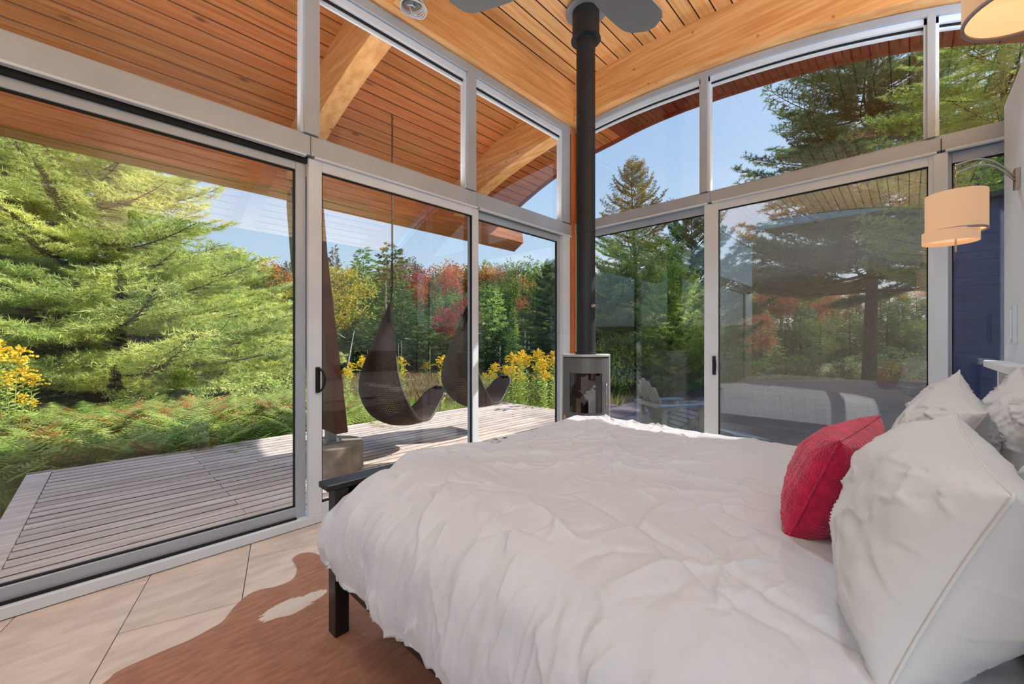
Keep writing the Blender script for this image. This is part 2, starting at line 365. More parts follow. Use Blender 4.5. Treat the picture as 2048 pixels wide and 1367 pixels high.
# far back walls of the room behind the camera
struct(MB().box((-4.1, -4, 0), (-4.0, YA, 4.4)).build('wall_back', M['greywall']))
struct(MB().box((-4.1, -4.1, 0), (XB, -4.0, 4.4)).build('wall_far_side', M['greywall']))

# ---------------------------------------------------------------- ceiling boards, soffits, roof deck
ceil = struct(empty('ceiling'))
wv = .152
def board(name, x0, x1, y0, y1, mt, parent, zf=zc, th=.02):
    g = .0028; y0 += g; y1 -= g; za, zb_ = float(zf(y0)), float(zf(y1)); ch = .006; cw_ = .0035
    pr = [(y0, za + ch), (y0 + cw_, za + (zb_ - za) * .03), (y1 - cw_, zb_ - (zb_ - za) * .03), (y1, zb_ + ch), (y1, zb_ + th), (y0, za + th)]
    q = MB().prism(pr, x1 - x0, 0, 0)
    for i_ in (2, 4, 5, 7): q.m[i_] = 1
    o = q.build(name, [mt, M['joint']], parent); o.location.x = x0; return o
ys = np.arange(-3.5, 3.13, wv)
for k, y in enumerate(ys):
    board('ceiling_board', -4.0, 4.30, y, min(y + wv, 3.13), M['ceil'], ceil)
# dark roof membrane above all the boards
V = []; Fs = []
yy = np.linspace(-3.6, 6.25, 60)
for i, y in enumerate(yy):
    z = float(zc(y)) + .03; V += [(-4.2, y, z), (XO, y, z), (-4.2, y, z + .12), (XO, y, z + .12)]
for i in range(len(yy) - 1):
    a = i * 4; b = a + 4
    Fs += [(a, a + 1, b + 1, b), (a + 2, b + 2, b + 3, a + 3), (a, b, b + 2, a + 2), (a + 1, a + 3, b + 3, b + 1)]
Fs += [(0, 2, 3, 1), (len(V) - 4, len(V) - 3, len(V) - 1, len(V) - 2)]
roof = MB().add(V, Fs).build('roof_deck', M['gasket']); struct(roof)
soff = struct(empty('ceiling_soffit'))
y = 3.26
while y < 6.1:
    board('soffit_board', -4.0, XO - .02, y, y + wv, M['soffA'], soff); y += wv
soffb = struct(empty('ceiling_soffit_east'))
y = 3.26
while y > -3.4:
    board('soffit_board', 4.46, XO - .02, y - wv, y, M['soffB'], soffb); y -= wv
# roof edge trim along the curve
V = []; Fs = []
for i, y in enumerate(yy):
    z = float(zc(y)); V += [(XO - .02, y, z - .045), (XO + .03, y, z - .045), (XO + .03, y, z + .2), (XO - .02, y, z + .2)]
for i in range(len(yy) - 1):
    a = i * 4; b = a + 4; Fs += [(a, a + 1, b + 1, b), (a + 1, a + 2, b + 2, b + 1), (a + 2, a + 3, b + 3, b + 2), (a + 3, a, b, b + 3)]
struct(MB().add(V, Fs).build('trim_roof_edge', M['soffB']))

def arch_beam(name, x0, x1, y0, y1, mt, nlam=1, parent=None):
    V = []; Fs = []; yy = np.linspace(y0, y1, 48)
    for y in yy:
        a = float(zb(y)); b = float(zc(y)) - .001; V += [(0, y, a), (x1 - x0, y, a), (x1 - x0, y, b), (0, y, b)]
    for i in range(len(yy) - 1):
        a = i * 4; b = a + 4; Fs += [(a, a + 1, b + 1, b), (a + 1, a + 2, b + 2, b + 1), (a + 2, a + 3, b + 3, b + 2), (a + 3, a, b, b + 3)]
    Fs += [(0, 3, 2, 1), (len(V) - 4, len(V) - 3, len(V) - 2, len(V) - 1)]
    o = MB().add(V, Fs).build(name, mt, parent); o.location.x = x0; return o
M['beamY'] = mat('glulam_arch', (238, 184, 122), (216, 150, 88), 3, (5, 0.6, 9), 0.45, bump=0.08, bscale=10, knots=2.2)
tag(arch_beam('arched_beam', 4.29, 4.50, -3.4, 5.6, M['beamY']), 'curved laminated wood beam over the window wall behind the stove', 'beam')
tag(arch_beam('arched_beam', 1.745, 1.95, -3.4, 5.66, M['beamY']), 'curved laminated rib running out over the deck above the dark column', 'beam')
tag(MB().box((-4, YA - .09, 4.105), (4.29, YA + .12, 4.60)).build('eaves_beam', M['beam'], bevel=.004), 'straight wooden header beam above the deck windows', 'beam')
# fascia gutter beam
xa, xb_ = -4.2, 5.97
fz = 3.28
def fy(x): return 5.82 + (5.46 - 5.82) * sstep(-.5, 6.0, x)
V = []; Fs = []; xs = np.linspace(xa, xb_, 14)
for i, x in enumerate(xs):
    yo = 6.16; yi = float(fy(x)); xe = x + (.47 if i == 13 else 0)
    V += [(x, yi, fz), (xe, yo, fz), (x + (.1 if i == 13 else 0) * 0, yo, float(zc(6.05)) + .02), (x - (.12 if i == 13 else 0), yi, float(zc(yi)) + .02)]
for i in range(13):
    a = i * 4; b = a + 4; Fs += [(a, a + 1, b + 1, b), (a + 1, a + 2, b + 2, b + 1), (a + 2, a + 3, b + 3, b + 2), (a + 3, a, b, b + 3)]
Fs += [(0, 3, 2, 1), (52, 53, 54, 55)]
tag(MB().add(V, Fs).build('fascia_beam', M['fascia']), 'long wooden fascia beam along the low edge of the roof', 'beam')

# ---------------------------------------------------------------- wall A (deck side): frames
def bar(o_name, mt, parent, a, b, bev=.003): return MB().box(a, b).build(o_name, mt, parent, bevel=bev)
wa = struct(empty('wall_deck_side'))
D0, D1 = YA, YA + .11
bar('sill', M['vinyl'], wa, (-4, D0, 0), (4.33, D1 + .05, .060))
bar('track_gap', M['gasket'], wa, (-4, D0 + .03, .055), (1.05, D0 + .05, .072), 0)
bar('transom_rail', M['alu'], wa, (-4, D0 - .012, 2.70), (1.13, D1, 2.842))
bar('transom_rail', M['alu'], wa, (1.134, D0 - .012, 2.70), (2.74, D1, 2.842))
bar('transom_rail', M['alu'], wa, (2.744, D0 - .012, 2.70), (4.345, D1, 2.842))
bar('rail_lip', M['vinyl'], wa, (1.16, D0 - .02, 2.684), (2.74, D0 + .02, 2.700), .002)
bar('rail_lip', M['vinyl'], wa, (-4, D0 - .02, 2.684), (1.10, D0 + .02, 2.700), .002)
bar('rail_lip', M['vinyl'], wa, (2.77, D0 - .02, 2.684), (4.345, D0 + .02, 2.700), .002)
bar('rail_shade', M['alu'], wa, (-4, D0 + .03, 2.842), (4.33, D1 - .01, 2.868), .002)
bar('head_frame', M['alu'], wa, (-4, D0 - .005, 4.02), (4.345, D1, 4.106))
bar('head_bead', M['vinyl'], wa, (-4, D0 + .022, 3.955), (4.33, D1 - .01, 4.02))
bar('head_gasket', M['gasket'], wa, (-4, D0 + .05, 3.935), (4.33, D1 - .03, 3.955), 0)
bar('head_stop', M['vinyl'], wa, (-4, D0 + .06, 3.915), (4.33, D1 - .02, 3.935), 0)
for x0, x1 in ((1.071, 1.211), (2.60, 2.752), (4.17, 4.345), (-1.2, -1.06)):
    bar('upper_mullion', M['alu'], wa, (x0 + .02, D0 - .006, 2.86), (x1 - .02, D1, 4.02))
    bar('mullion_bead', M['vinyl'], wa, (x0 + .002, D0 + .02, 2.866), (x1 - .004, D1 - .02, 3.96), .002)
def wglass(name, parent, a, b, g='glass'): return MB().box(a, b).build(name, M[g], parent)
for x0, x1 in ((-1.06, 1.075), (1.205, 2.605), (2.75, 4.175)):
    wglass('glass_pane', wa, (x0, D0 + .07, 2.86), (x1, D0 + .076, 3.94))
# lower panels
def panelA(name, x0, x1, sl, sr, yo, mt, zt=2.684, zb0=.060, rb=.08, rt_=.075, handle=None):
    p = struct(empty(name)); y0, y1 = D0 + yo, D0 + yo + .045
    bar('stile', mt, p, (x0, y0, zb0), (x0 + sl, y1, zt)); bar('stile', mt, p, (x1 - sr, y0, zb0), (x1, y1, zt))
    bar('bottom_rail', mt, p, (x0 + sl, y0, zb0), (x1 - sr, y1, zb0 + rb)); bar('top_rail', mt, p, (x0 + sl, y0, zt - rt_), (x1 - sr, y1, zt))
    q = MB()
    for a, b in (((x0 + sl, y0 + .012, zb0 + rb), (x0 + sl + .008, y1 - .01, zt - rt_)), ((x1 - sr - .008, y0 + .012, zb0 + rb), (x1 - sr, y1 - .01, zt - rt_)), ((x0 + sl, y0 + .012, zb0 + rb), (x1 - sr, y1 - .01, zb0 + rb + .008)), ((x0 + sl, y0 + .012, zt - rt_ - .008), (x1 - sr, y1 - .01, zt - rt_))):
        q.box(a, b)
    q.build('gasket', M['gasket'], p)
    wglass('glass_pane', p, (x0 + sl + .002, (y0 + y1) / 2 + .004, zb0 + rb), (x1 - sr - .002, (y0 + y1) / 2 + .010, zt - rt_))
    return p
def pull(parent, c, n_, t_, mt):
    c = np.array(c); n_ = np.array(n_, float); t_ = np.array(t_, float); z = np.array([0, 0, 1.])
    b = MB().obox(c + n_ * .006, t_, .016, n_, .006, z, .095)
    hp_ = b.build('handle_plate', mt, parent, bevel=.003)
    pts = [c + n_ * (.012 + .045 * math.sin(a)) + t_ * .03 * math.sin(a) + z * (-.085 * math.cos(a)) for a in np.linspace(0, math.pi, 12)]
    MB().tube(pts, .008, 8).build('handle', mt, hp_, smooth=True)
d1 = panelA('door_1', -1.15, 1.12, .09, .07, .055, M['alu'], zt=2.655, rt_=.06)
bar('track_gap', M['gasket'], wa, (-4, D0 + .03, 2.652), (1.122, D0 + .10, 2.70), 0)
d2 = panelA('door_2', 1.123, 2.768, .094, .078, .005, M['vinyl'])
d3 = panelA('door_3', 2.700, 4.20, .06, .06, .055, M['alu'])
d4 = panelA('door_4', -3.4, -1.10, .09, .09, .005, M['vinyl'])
bar('corner_stile', M['vinyl'], wa, (4.19, D0, .06), (4.335, D1, 2.70))
pull(d2, (1.185, D0 + .005, 1.06), (0, -1, 0), (1, 0, 0), M['gasket'])
# corner post of wood
struct(MB().box((4.34, YA - .02, 0), (4.50, YA + .12, 4.12)).build('trim_corner_post', M['post'], bevel=.003))

# ---------------------------------------------------------------- wall B (behind stove)
wb = struct(empty('wall_garden_side'))
X0, X1 = XB, XB + .11
bar('sill', M['vinyl'], wb, (X0, -.5, 0), (X1 + .04, 3.10, .06))
for y0, y1 in ((1.462, 3.13), (-.17, 1.458), (-3.4, -.174)):
    bar('transom_rail', M['alu'], wb, (X0 - .012, y0, 2.762), (X1, y1, 2.862))
    bar('rail_lip', M['vinyl'], wb, (X0 - .02, y0 + .02, 2.746), (X0 + .02, y1 - .02, 2.762), .002)
bar('rail_shade', M['alu'], wb, (X0 + .03, -3.4, 2.862), (X1 - .01, 3.1, 2.888), .002)
def curve_strip(name, x0, x1, dz0, dz1, y0, y1, mt, parent):
    V = []; Fs = []; yy = np.linspace(y0, y1, 40)
    for y in yy:
        a = float(zb(y)); V += [(x0, y, a + dz0), (x1, y, a + dz0), (x1, y, a + dz1), (x0, y, a + dz1)]
    for i in range(len(yy) - 1):
        a = i * 4; b = a + 4; Fs += [(a, a + 1, b + 1, b), (a + 1, a + 2, b + 2, b + 1), (a + 2, a + 3, b + 3, b + 2), (a + 3, a, b, b + 3)]
    Fs += [(0, 3, 2, 1), (len(V) - 4, len(V) - 3, len(V) - 2, len(V) - 1)]
    return MB().add(V, Fs).build(name, mt, parent)
curve_strip('head_frame', X0 - .005, X1, -.065, -.004, -3.3, 3.12, M['alu'], wb)
curve_strip('head_bead', X0 + .02, X1 - .01, -.112, -.065, -3.3, 3.1, M['vinyl'], wb)
curve_strip('head_gasket', X0 + .05, X1 - .03, -.130, -.112, -3.3, 3.1, M['gasket'], wb)
curve_strip('head_stop', X0 + .058, X1 - .02, -.146, -.130, -3.3, 3.1, M['vinyl'], wb)
def ztop(y): return float(zb(y)) - .04
for y0, y1 in ((1.462, 1.574), (-.165, -.078), (2.93, 3.11)):
    bar('upper_mullion', M['alu'], wb, (X0 - .006, y0 + .02, 2.88), (X1, y1 - .02, ztop((y0 + y1) / 2)))
    bar('mullion_bead', M['vinyl'], wb, (X0 + .02, y0 + .002, 2.886), (X1 - .02, y1 - .002, ztop((y0 + y1) / 2) - .0), .002)
for y0, y1 in ((1.57, 2.94), (-.08, 1.47), (-3.3, -.16)):
    yy2 = np.linspace(y0, y1, 14); poly = [(y0, 2.88), (y1, 2.88)] + [(float(q), float(zb(q)) - .12) for q in yy2[::-1]]
    MB().prism(poly, .006, 0, X0 + .07).build('glass_pane', M['glass'], wb)
def panelB(name, y0, y1, s0, s1, xo, mt, zt=2.746, zb0=.060, rb=.08, rt_=.075):
    p = struct(empty(name)); x0, x1 = X0 + xo, X0 + xo + .045
    bar('stile', mt, p, (x0, y0, zb0), (x1, y0 + s0, zt)); bar('stile', mt, p, (x0, y1 - s1, zb0), (x1, y1, zt))
    bar('bottom_rail', mt, p, (x0, y0 + s0, zb0), (x1, y1 - s1, zb0 + rb)); bar('top_rail', mt, p, (x0, y0 + s0, zt - rt_), (x1, y1 - s1, zt))
    q = MB()
    for a, b in (((x0 + .012, y0 + s0, zb0 + rb), (x1 - .01, y0 + s0 + .008, zt - rt_)), ((x0 + .012, y1 - s1 - .008, zb0 + rb), (x1 - .01, y1 - s1, zt - rt_)), ((x0 + .012, y0 + s0, zt - rt_ - .008), (x1 - .01, y1 - s1, zt - rt_))):
        q.box(a, b)
    q.build('gasket', M['gasket'], p)
    wglass('glass_pane', p, ((x0 + x1) / 2 + .004, y0 + s0, zb0 + rb), ((x0 + x1) / 2 + .010, y1 - s1, zt - rt_), 'glassr' if name == 'door_6' else 'glass')
    return p
panelB('door_5', 1.45, 3.02, .07, .12, .055, M['alu'])
d6 = panelB('door_6', -.135, 1.519, .03, .135, .005, M['vinyl'])
bar('white_post', M['vinyl'], wb, (X0 - .004, -.208, .06), (X0 + .06, -.132, 2.746))
panelB('window_1', -.62, -.19, .02, .04, .055, M['alu'])
bar('corner_stile', M['vinyl'], wb, (X0, 3.0, .06), (X1, 3.12, 2.76))
pull(d6, (X0 + .005, 1.42, 1.10), (-1, 0, 0), (0, -1, 0), M['gasket'])
scr = struct(MB().box((X0 + .115, -.12, .08), (X0 + .117, 1.43, 2.72)).build('window_2', M['screen']))
scr['label'] = 'grey insect mesh on the outer side of the wide pane'

# wall C details
sw = thing('thermostat', 'white upright wall control above the ledge beside the narrow pane', 'wall control', (3.95, YC, 1.45))
MB().box((-.045, 0, -.12), (.045, .018, .12)).build('cover', M['vinyl'], sw, bevel=.004)
MB().box((-.018, .018, -.09), (.018, .026, .09)).build('rocker', M['wallw'], sw, bevel=.003)
lg = thing('bedside_shelf', 'white bedside shelf unit with a dark open niche under its ledge', 'shelf', (3.55, YC, 0))
MB().box((-.5, 0, 1.17), (.80, .10, 1.215)).build('ledge', M['wallw'], lg, bevel=.004)
MB().box((-.5, 0, 0), (-.44, .06, 1.17)).build('side_panel', M['wallw'], lg); MB().box((.50, 0, 0), (.56, .06, 1.17)).build('side_panel', M['wallw'], lg)
MB().box((-.44, 0, .75), (.50, .06, .80)).build('side_panel', M['wallw'], lg)
MB().box((-.44, .001, .80), (.50, .02, 1.17)).build('dark_back', M['black'], lg)

# ---------------------------------------------------------------- bed
bed = thing('bed', 'black wooden bed frame with a slim footboard under the white duvet', 'bed', (1.85, .76, 0))
def bb(name, a, b, bev=.004):
    return MB().box((a[0] - 1.85, a[1] - .76, a[2]), (b[0] - 1.85, b[1] - .76, b[2])).build(name, M['black'], bed, bevel=bev)
for x in (.775, 2.885):
    bb('leg', (x, 1.855, 0), (x + .065, 1.93, .68)); bb('leg', (x, -.45, 0), (x + .065, -.38, .95))
bb('footboard', (.84, 1.875, .26), (2.885, 1.91, .68)); bb('footboard_cap', (.735, 1.845, .68), (2.99, 1.945, .708))
bb('side_rail', (.79, -.38, .25), (.825, 1.855, .43)); bb('side_rail', (2.90, -.38, .25), (2.935, 1.855, .43))
bb('headboard', (.84, -.45, .3), (2.885, -.41, .95))
bb('bed_slats', (.83, -.38, .30), (2.90, 1.85, .33))
MB().box((.86 - 1.85, -.38 - .76, .33), (2.87 - 1.85, 1.78 - .76, .66)).build('mattress', M['white'], bed, bevel=.04, seg=3)

# duvet
def cubicpts(P, n_):
    P = np.array(P, float); d = np.r_[0, np.cumsum(np.linalg.norm(np.diff(P, axis=0), axis=1))]
    fx = spline(d, P[:, 0]); fz_ = spline(d, P[:, 1]); t = np.linspace(0, d[-1], n_)
    return fx(t), fz_(t), t
NS, NT = 600, 500
CXs, CZs, ts = cubicpts([(.715, .375), (.70, .47), (.705, .56), (.745, .665), (.84, .735), (1.0, .765), (1.3, .755), (1.8, .735), (2.3, .735), (2.65, .745), (2.84, .735), (2.945, .665), (2.975, .56), (2.98, .47), (2.965, .38)], NS)
S, T = np.meshgrid(ts, np.linspace(0, 1, NT), indexing='ij')
X = np.repeat(CXs[:, None], NT, 1); Z = np.repeat(CZs[:, None], NT, 1)
side = 1 - sstep(.40, .60, Z)                       # 1 on the hanging skirts
near = (X < 1.8)
ov = sstep(.98, 1.2, X) * sstep(.60, .70, Z) * sstep(2.98, 2.8, X)
yend = 1.845 + .13 * ov + .125 * sstep(.74, .55, Z) * near + .06 * sstep(.72, .5, Z) * (~near)
Y = -.40 + (yend + .40) * T
# rounded foot end
en = sstep(1.62, 1.86, Y)
Z = Z - .10 * en**2 * (1 - side) * (1 - ov) - (.10 * sstep(1.93, 1.975, Y) + .012 * en) * ov
X = np.where(near, X + .05 * sstep(1.86, 1.98, Y), X - .04 * sstep(1.8, 1.9, Y))
# puffy bulges
Z = Z + .035 * np.exp(-((X - 1.02) / .28)**2 - ((Y - 1.35) / .42)**2) * (1 - side)
Z = Z + .02 * fbm(X * 1.6 + 3, Y * 1.6, 2) * (1 - side)
P = np.stack([X, Y, Z], -1)
du = np.gradient(P, axis=0); dv = np.gradient(P, axis=1)
N = np.cross(du, dv); N /= np.linalg.norm(N, axis=-1, keepdims=True) + 1e-9
N *= np.sign(N[NS // 2, NT // 2, 2])
wx = S + .10 * fbm(S * 2.1, Y * 2.1 + 9, 2); wy = Y + .10 * fbm(S * 2.3 + 40, Y * 2.3, 2)
top = 1 - side
def ridge(a, p): return (1 - np.abs(a))**p
patch = sstep(-.1, .45, fbm(S * 1.1 + 5, Y * 1.1 + 2, 2))
cre = ridge(fbm(wx * 3.0 - wy * 1.6, wy * 3.4 + wx * .6, 2) * 2.2, 6)
cre2 = ridge(fbm(wx * 7 + wy * 2.4 + 70, wy * 5 - 3, 2) * 2.2, 5)
cre3 = ridge(np.clip(fbm(wx * 1.5 + wy * .9 + 20, wy * 1.2 + 8, 2) * 2.6, -1, 1), 10)
fine = fbm(wx * 16 + wy * 4, wy * 10, 3)
foot = sstep(1.0, 1.7, Y) * sstep(1.0, 1.6, X)
cre4 = ridge(np.clip(fbm(wx * 5.5 - wy * 3.5 + 33, wy * 6.5 + wx * 2, 2) * 3.0, -1, 1), 9); cre5 = ridge(np.clip(fbm(wx * 12 + wy * 5 + 3, wy * 9 + 60, 2) * 2.6, -1, 1), 6)
def creases(A, B, n_, seed, box, ang, lmin, lmax, wmin, wmax, amp):
    rs = np.random.RandomState(seed); D = np.zeros_like(A)
    for k in range(n_):
        ca, cb = rs.uniform(box[0], box[1]), rs.uniform(box[2], box[3]); th = rs.normal(ang[k % len(ang)], .28); L_ = rs.uniform(lmin, lmax); w_ = rs.uniform(wmin, wmax); h_ = amp * rs.uniform(.4, 1.1) * rs.choice([1, 1, -.7]); bd_ = rs.normal(0, .35)
        u_ = (A - ca) * math.cos(th) + (B - cb) * math.sin(th); v_ = -(A - ca) * math.sin(th) + (B - cb) * math.cos(th)
        msk = (np.abs(u_) < L_ * 1.3) & (np.abs(v_) < w_ * 8 + L_ * .5)
        uu = u_[msk]; vv = v_[msk] - bd_ * uu * uu / L_ - .012 * np.sin(uu * 23 + k); e_ = np.exp(-(uu / (L_ * .55))**4)
        sk = np.where(vv > 0, np.exp(-vv / w_), np.exp(vv / (w_ * 3.0)))
        D[msk] += h_ * e_ * sk
    return D
s0 = S[:, 0][np.argmin(np.abs(CXs - .95))]; s1 = S[:, 0][np.argmin(np.abs(CXs - 2.9))]
cz = creases(S, Y, 190, 5, (s0 - .1, s1, -.3, 1.85), (.2, -.5, .9, 2.2), .06, .26, .004, .010, .015)
cz += creases(S, Y, 170, 6, (s0 + .55, s1, .9, 1.85), (.1, -.35, .5), .05, .20, .005, .010, .011)
cz += creases(S, Y, 26, 8, (s0, s1 - .2, -.2, 1.7), (.5, 2.4, 1.2), .25, .55, .008, .016, .016)
cz += creases(S, Y, 60, 9, (s0 - .25, s0 + .1, -.3, 1.7), (0.05, .2), .06, .18, .007, .014, .010)
disp = top * (cz + .0016 * fbm(S * 30, Y * 26, 2) + .0045 * fbm(S * 7 + 3, Y * 5, 3) * (.5 + patch) + .006 * fbm(S * 3, Y * 2.4, 2))
fold = fbm(Y * 7.5 + .5 * (Z - .5), S * .6 + 12, 3); fold2 = ridge(np.clip(fbm(Y * 11 + 4 + 1.5 * S, S * .9, 2) * 2.4, -1, 1), 5)
sd = sstep(.74, .62, Z)
disp += sd * (.015 * fold + .009 * fold2 + .003 * fbm(Y * 22, S * 3, 2)) + sd * creases(S, Y, 90, 12, (0, s0 - .05, -.35, 1.9), (0.0, .12, -.15), .08, .30, .006, .014, .013)
# long crease and scalloped edge towards the pillows
ln = np.exp(-((X - (1.12 + .30 * (Y - .3))) / .02)**2) * sstep(1.1, .7, Y); disp += -.012 * ln * top
edge = np.exp(-((Z - .70) / .05)**2) * near * sstep(1.2, .4, Y); disp += .022 * edge * fbm(Y * 9 + 3, S * 2, 2)
P = P + N * disp[..., None]
P[0, :, 2] += .012 * fbm(Y[0] * 20, Y[0] * 0, 2)
me = npmesh('duvet', P.reshape(-1, 3), np.stack([(np.arange(NS - 1)[:, None] * NT + np.arange(NT - 1)[None]).ravel() + o for o in (0, NT, NT + 1, 1)], 1), smooth=True)
duv = tag(link('duvet', me, M['white']), 'rumpled white duvet hanging over the side of the black bed', 'duvet')
so_ = duv.modifiers.new('thick', 'SOLIDIFY'); so_.thickness = .018; so_.offset = -1

def pillow_mesh(w, h, t, seed, pinch=.10, wr=1.0, n_=90, ear=.05, rib=0):
    u = np.linspace(-1, 1, n_); U, Vv = np.meshgrid(u, u, indexing='ij')
    au, av = np.abs(U), np.abs(Vv)
    px = w / 2 * U * (1 - pinch * (1 - av**2.2)* au**3) ; pz = h / 2 * Vv * (1 - pinch * (1 - au**2.2) * av**3)
    px = px * (1 + ear * au**4 * av**4); pz = pz * (1 + ear * au**4 * av**4)
    base = np.clip(1 - au**2.6, 0, 1)**.55 * np.clip(1 - av**2.6, 0, 1)**.55
    out = []
    for sgn in (1, -1):
        q = fbm(U * 1.5 + seed, Vv * 1.5 + sgn * 7, 3); ang = np.arctan2(1 - av, 1 - au)
        rad = ridge(np.clip(fbm(ang * 5 + seed, np.hypot(1 - au, 1 - av) * 1.2 + seed * 3 + sgn, 2) * 2.2, -1, 1), 4) * np.exp(-(np.hypot(1 - au, 1 - av) / .55)**2)
        cr_ = ridge(np.clip(fbm(U * 2.2 + Vv * 1.1 + seed * 5, Vv * 2.6 - U, 2) * 2.4, -1, 1), 7)
        d = base * t / 2 * (1 + .22 * q) + wr * (.012 * rad + .007 * cr_ + .0015 * fbm(U * 14, Vv * 9 + seed, 2)) * np.clip(base * 2.5, 0, 1)
        if rib: d = d + rib * (np.abs(np.sin(Vv * 46 + .3 * np.sin(U * 9))) - .5 + .35 * np.sin(U * 60 + 2 * Vv)) * np.clip(base * 3, 0, 1)
        out.append(np.stack([px, sgn * (d + .002), pz], -1))
    A = out[0].reshape(-1, 3); B = out[1].reshape(-1, 3); k = n_ * n_
    idx = (np.arange(n_ - 1)[:, None] * n_ + np.arange(n_ - 1)[None]).ravel()
    fa = np.stack([idx, idx + 1, idx + n_ + 1, idx + n_], 1); fb = np.stack([idx, idx + n_, idx + n_ + 1, idx + 1], 1) + k
    bd = [i * n_ for i in range(n_)] + [(n_ - 1) * n_ + i for i in range(1, n_)] + [i * n_ + n_ - 1 for i in range(n_ - 2, -1, -1)] + [i for i in range(n_ - 2, 0, -1)]
    bd = np.array(bd); b2 = np.roll(bd, -1); fr = np.stack([bd, b2, b2 + k, bd + k], 1)
    me = npmesh('pillow', np.r_[A, B], np.r_[fa, fb, fr], smooth=True)
    rim = A[bd] * [1.0, 0, 1.0]
    return me, rim
def pillow(name, label, cat, c, w, h, t, yaw, lean, roll, seed, mt, group=None, **kw):
    me, rim = pillow_mesh(w, h, t, seed, **kw)
    o = tag(link(name, me, mt), label, cat, group)
    o.matrix_world = Matrix.Translation(c) @ Matrix.Rotation(yaw, 4, 'Z') @ Matrix.Rotation(lean, 4, 'X') @ Matrix.Rotation(roll, 4, 'Y')
    q = MB(); pts = [tuple(p * 1.004) for p in rim[::2]]; q.tube(pts + [pts[0]], .0032, 6, cap=False); q.build('seam', mt, o, smooth=True)
    return o
pg = 'white pillows propped against the headboard'
rd = math.radians
pillow('pillow', 'largest white pillow with a diagonal seam, in front beside the pink cushion', 'pillow', (1.325, -.03, .935), .75, .42, .30, rd(2), rd(20), rd(-2), 1.3, M['wpil'], pg, wr=1.0, ear=.01, pinch=.07)
pillow('pillow', 'white pillow tucked directly behind the largest pillow at the near bed side', 'pillow', (1.38, -.285, .95), .78, .46, .22, rd(-1), rd(12), rd(2), 4.1, M['wpil'], pg)
pillow('pillow', 'wrinkled white pillow with one raised corner, nearest the window wall', 'pillow', (2.27, -.075, .94), .80, .46, .24, rd(2), rd(20), rd(-5), 7.7, M['wpil'], pg, wr=1.8, ear=.12)
pillow('pillow', 'wrinkled white pillow standing behind the one nearest the window wall', 'pillow', (2.36, -.275, .96), .80, .48, .20, rd(-1), rd(12), rd(-3), 9.2, M['wpil'], pg, wr=1.8, ear=.12)
pillow('cushion', 'small crimson pink knitted cushion leaning on the white pillows', 'cushion', (1.70, .175, .905), .42, .38, .21, rd(-8), rd(22), rd(-4), 2.2, mat('crimson_knit', (222, 26, 88), (186, 14, 68), 30, rough=0.9, bump=0.6, bscale=160, sheen=0.5, spec=0.1), None, wr=.4, rib=.0022, n_=150, pinch=.03, ear=0)

# ---------------------------------------------------------------- cowhide rug
def mat_hide():
    m = mat('cowhide', (178, 116, 78), (150, 92, 60), 6, (2, 7, 1), rough=0.6, bump=0.35, bscale=40, bstretch=(2, 9, 1), sheen=0.3, offrand=False)
    nt = m.node_tree; n = nt.nodes; l = nt.links; b = n['Principled BSDF']
    src = b.inputs['Base Color'].links[0].from_socket
    tc = n.new('ShaderNodeTexCoord'); mp = n.new('ShaderNodeMapping'); mp.inputs['Scale'].default_value = (1, 1, 1)
    nz = n.new('ShaderNodeTexNoise'); nz.inputs['Scale'].default_value = 9; nz.inputs['Detail'].default_value = 6; nz.inputs['Distortion'].default_value = .6
    mp2 = n.new('ShaderNodeMapping'); mp2.inputs['Scale'].default_value = (.6, 2.0, 1)
    l.new(tc.outputs['Object'], mp2.inputs[0]); l.new(mp2.outputs[0], nz.inputs['Vector'])
    vm = n.new('ShaderNodeVectorMath'); vm.operation = 'SUBTRACT'; vm.inputs[1].default_value = (.71, 2.25, 0)
    l.new(tc.outputs['Object'], vm.inputs[0])
    ms = n.new('ShaderNodeMapping'); ms.inputs['Scale'].default_value = (3.4, 6.5, 0); ms.inputs['Rotation'].default_value = (0, 0, .25); l.new(vm.outputs[0], ms.inputs[0])
    ln = n.new('ShaderNodeVectorMath'); ln.operation = 'LENGTH'; l.new(ms.outputs[0], ln.inputs[0])
    ad = n.new('ShaderNodeMath'); ad.operation = 'ADD'; l.new(ln.outputs['Value'], ad.inputs[0]); l.new(nz.outputs['Fac'], ad.inputs[1])
    cr = n.new('ShaderNodeValToRGB'); cr.color_ramp.elements[0].position = .98; cr.color_ramp.elements[1].position = 1.05
    cr.color_ramp.elements[0].color = (1, 1, 1, 1); cr.color_ramp.elements[1].color = (0, 0, 0, 1); l.new(ad.outputs[0], cr.inputs[0])
    mx = n.new('ShaderNodeMix'); mx.data_type = 'RGBA'; l.new(cr.outputs[0], mx.inputs[0]); l.new(src, mx.inputs[6]); mx.inputs[7].default_value = srgb((224, 206, 192))
    l.new(mx.outputs[2], b.inputs['Base Color']); return m
ro = [(.936, 2.775), (.996, 2.73), (1.02, 2.60), (.98, 2.45), (1.08, 2.36), (1.3, 2.32), (1.55, 2.15), (1.62, 1.7), (1.66, 1.2), (1.6, .7), (1.75, .3), (1.6, .05), (1.3, .25), (1.05, .2), (.6, .15), (.35, .3), (.05, .15), (-.25, .35), (-.15, .75), (.0, 1.1), (-.12, 1.5), (-.2, 1.9), (-.12, 2.2), (.041, 2.282), (.092, 2.324), (.235, 2.333), (.33, 2.335), (.399, 2.355), (.451, 2.375), (.521, 2.464), (.59, 2.522), (.649, 2.53), (.72, 2.50), (.79, 2.50), (.835, 2.545), (.88, 2.66), (.88, 2.74)]
rp = np.array(ro); rn = len(rp)
dense = []
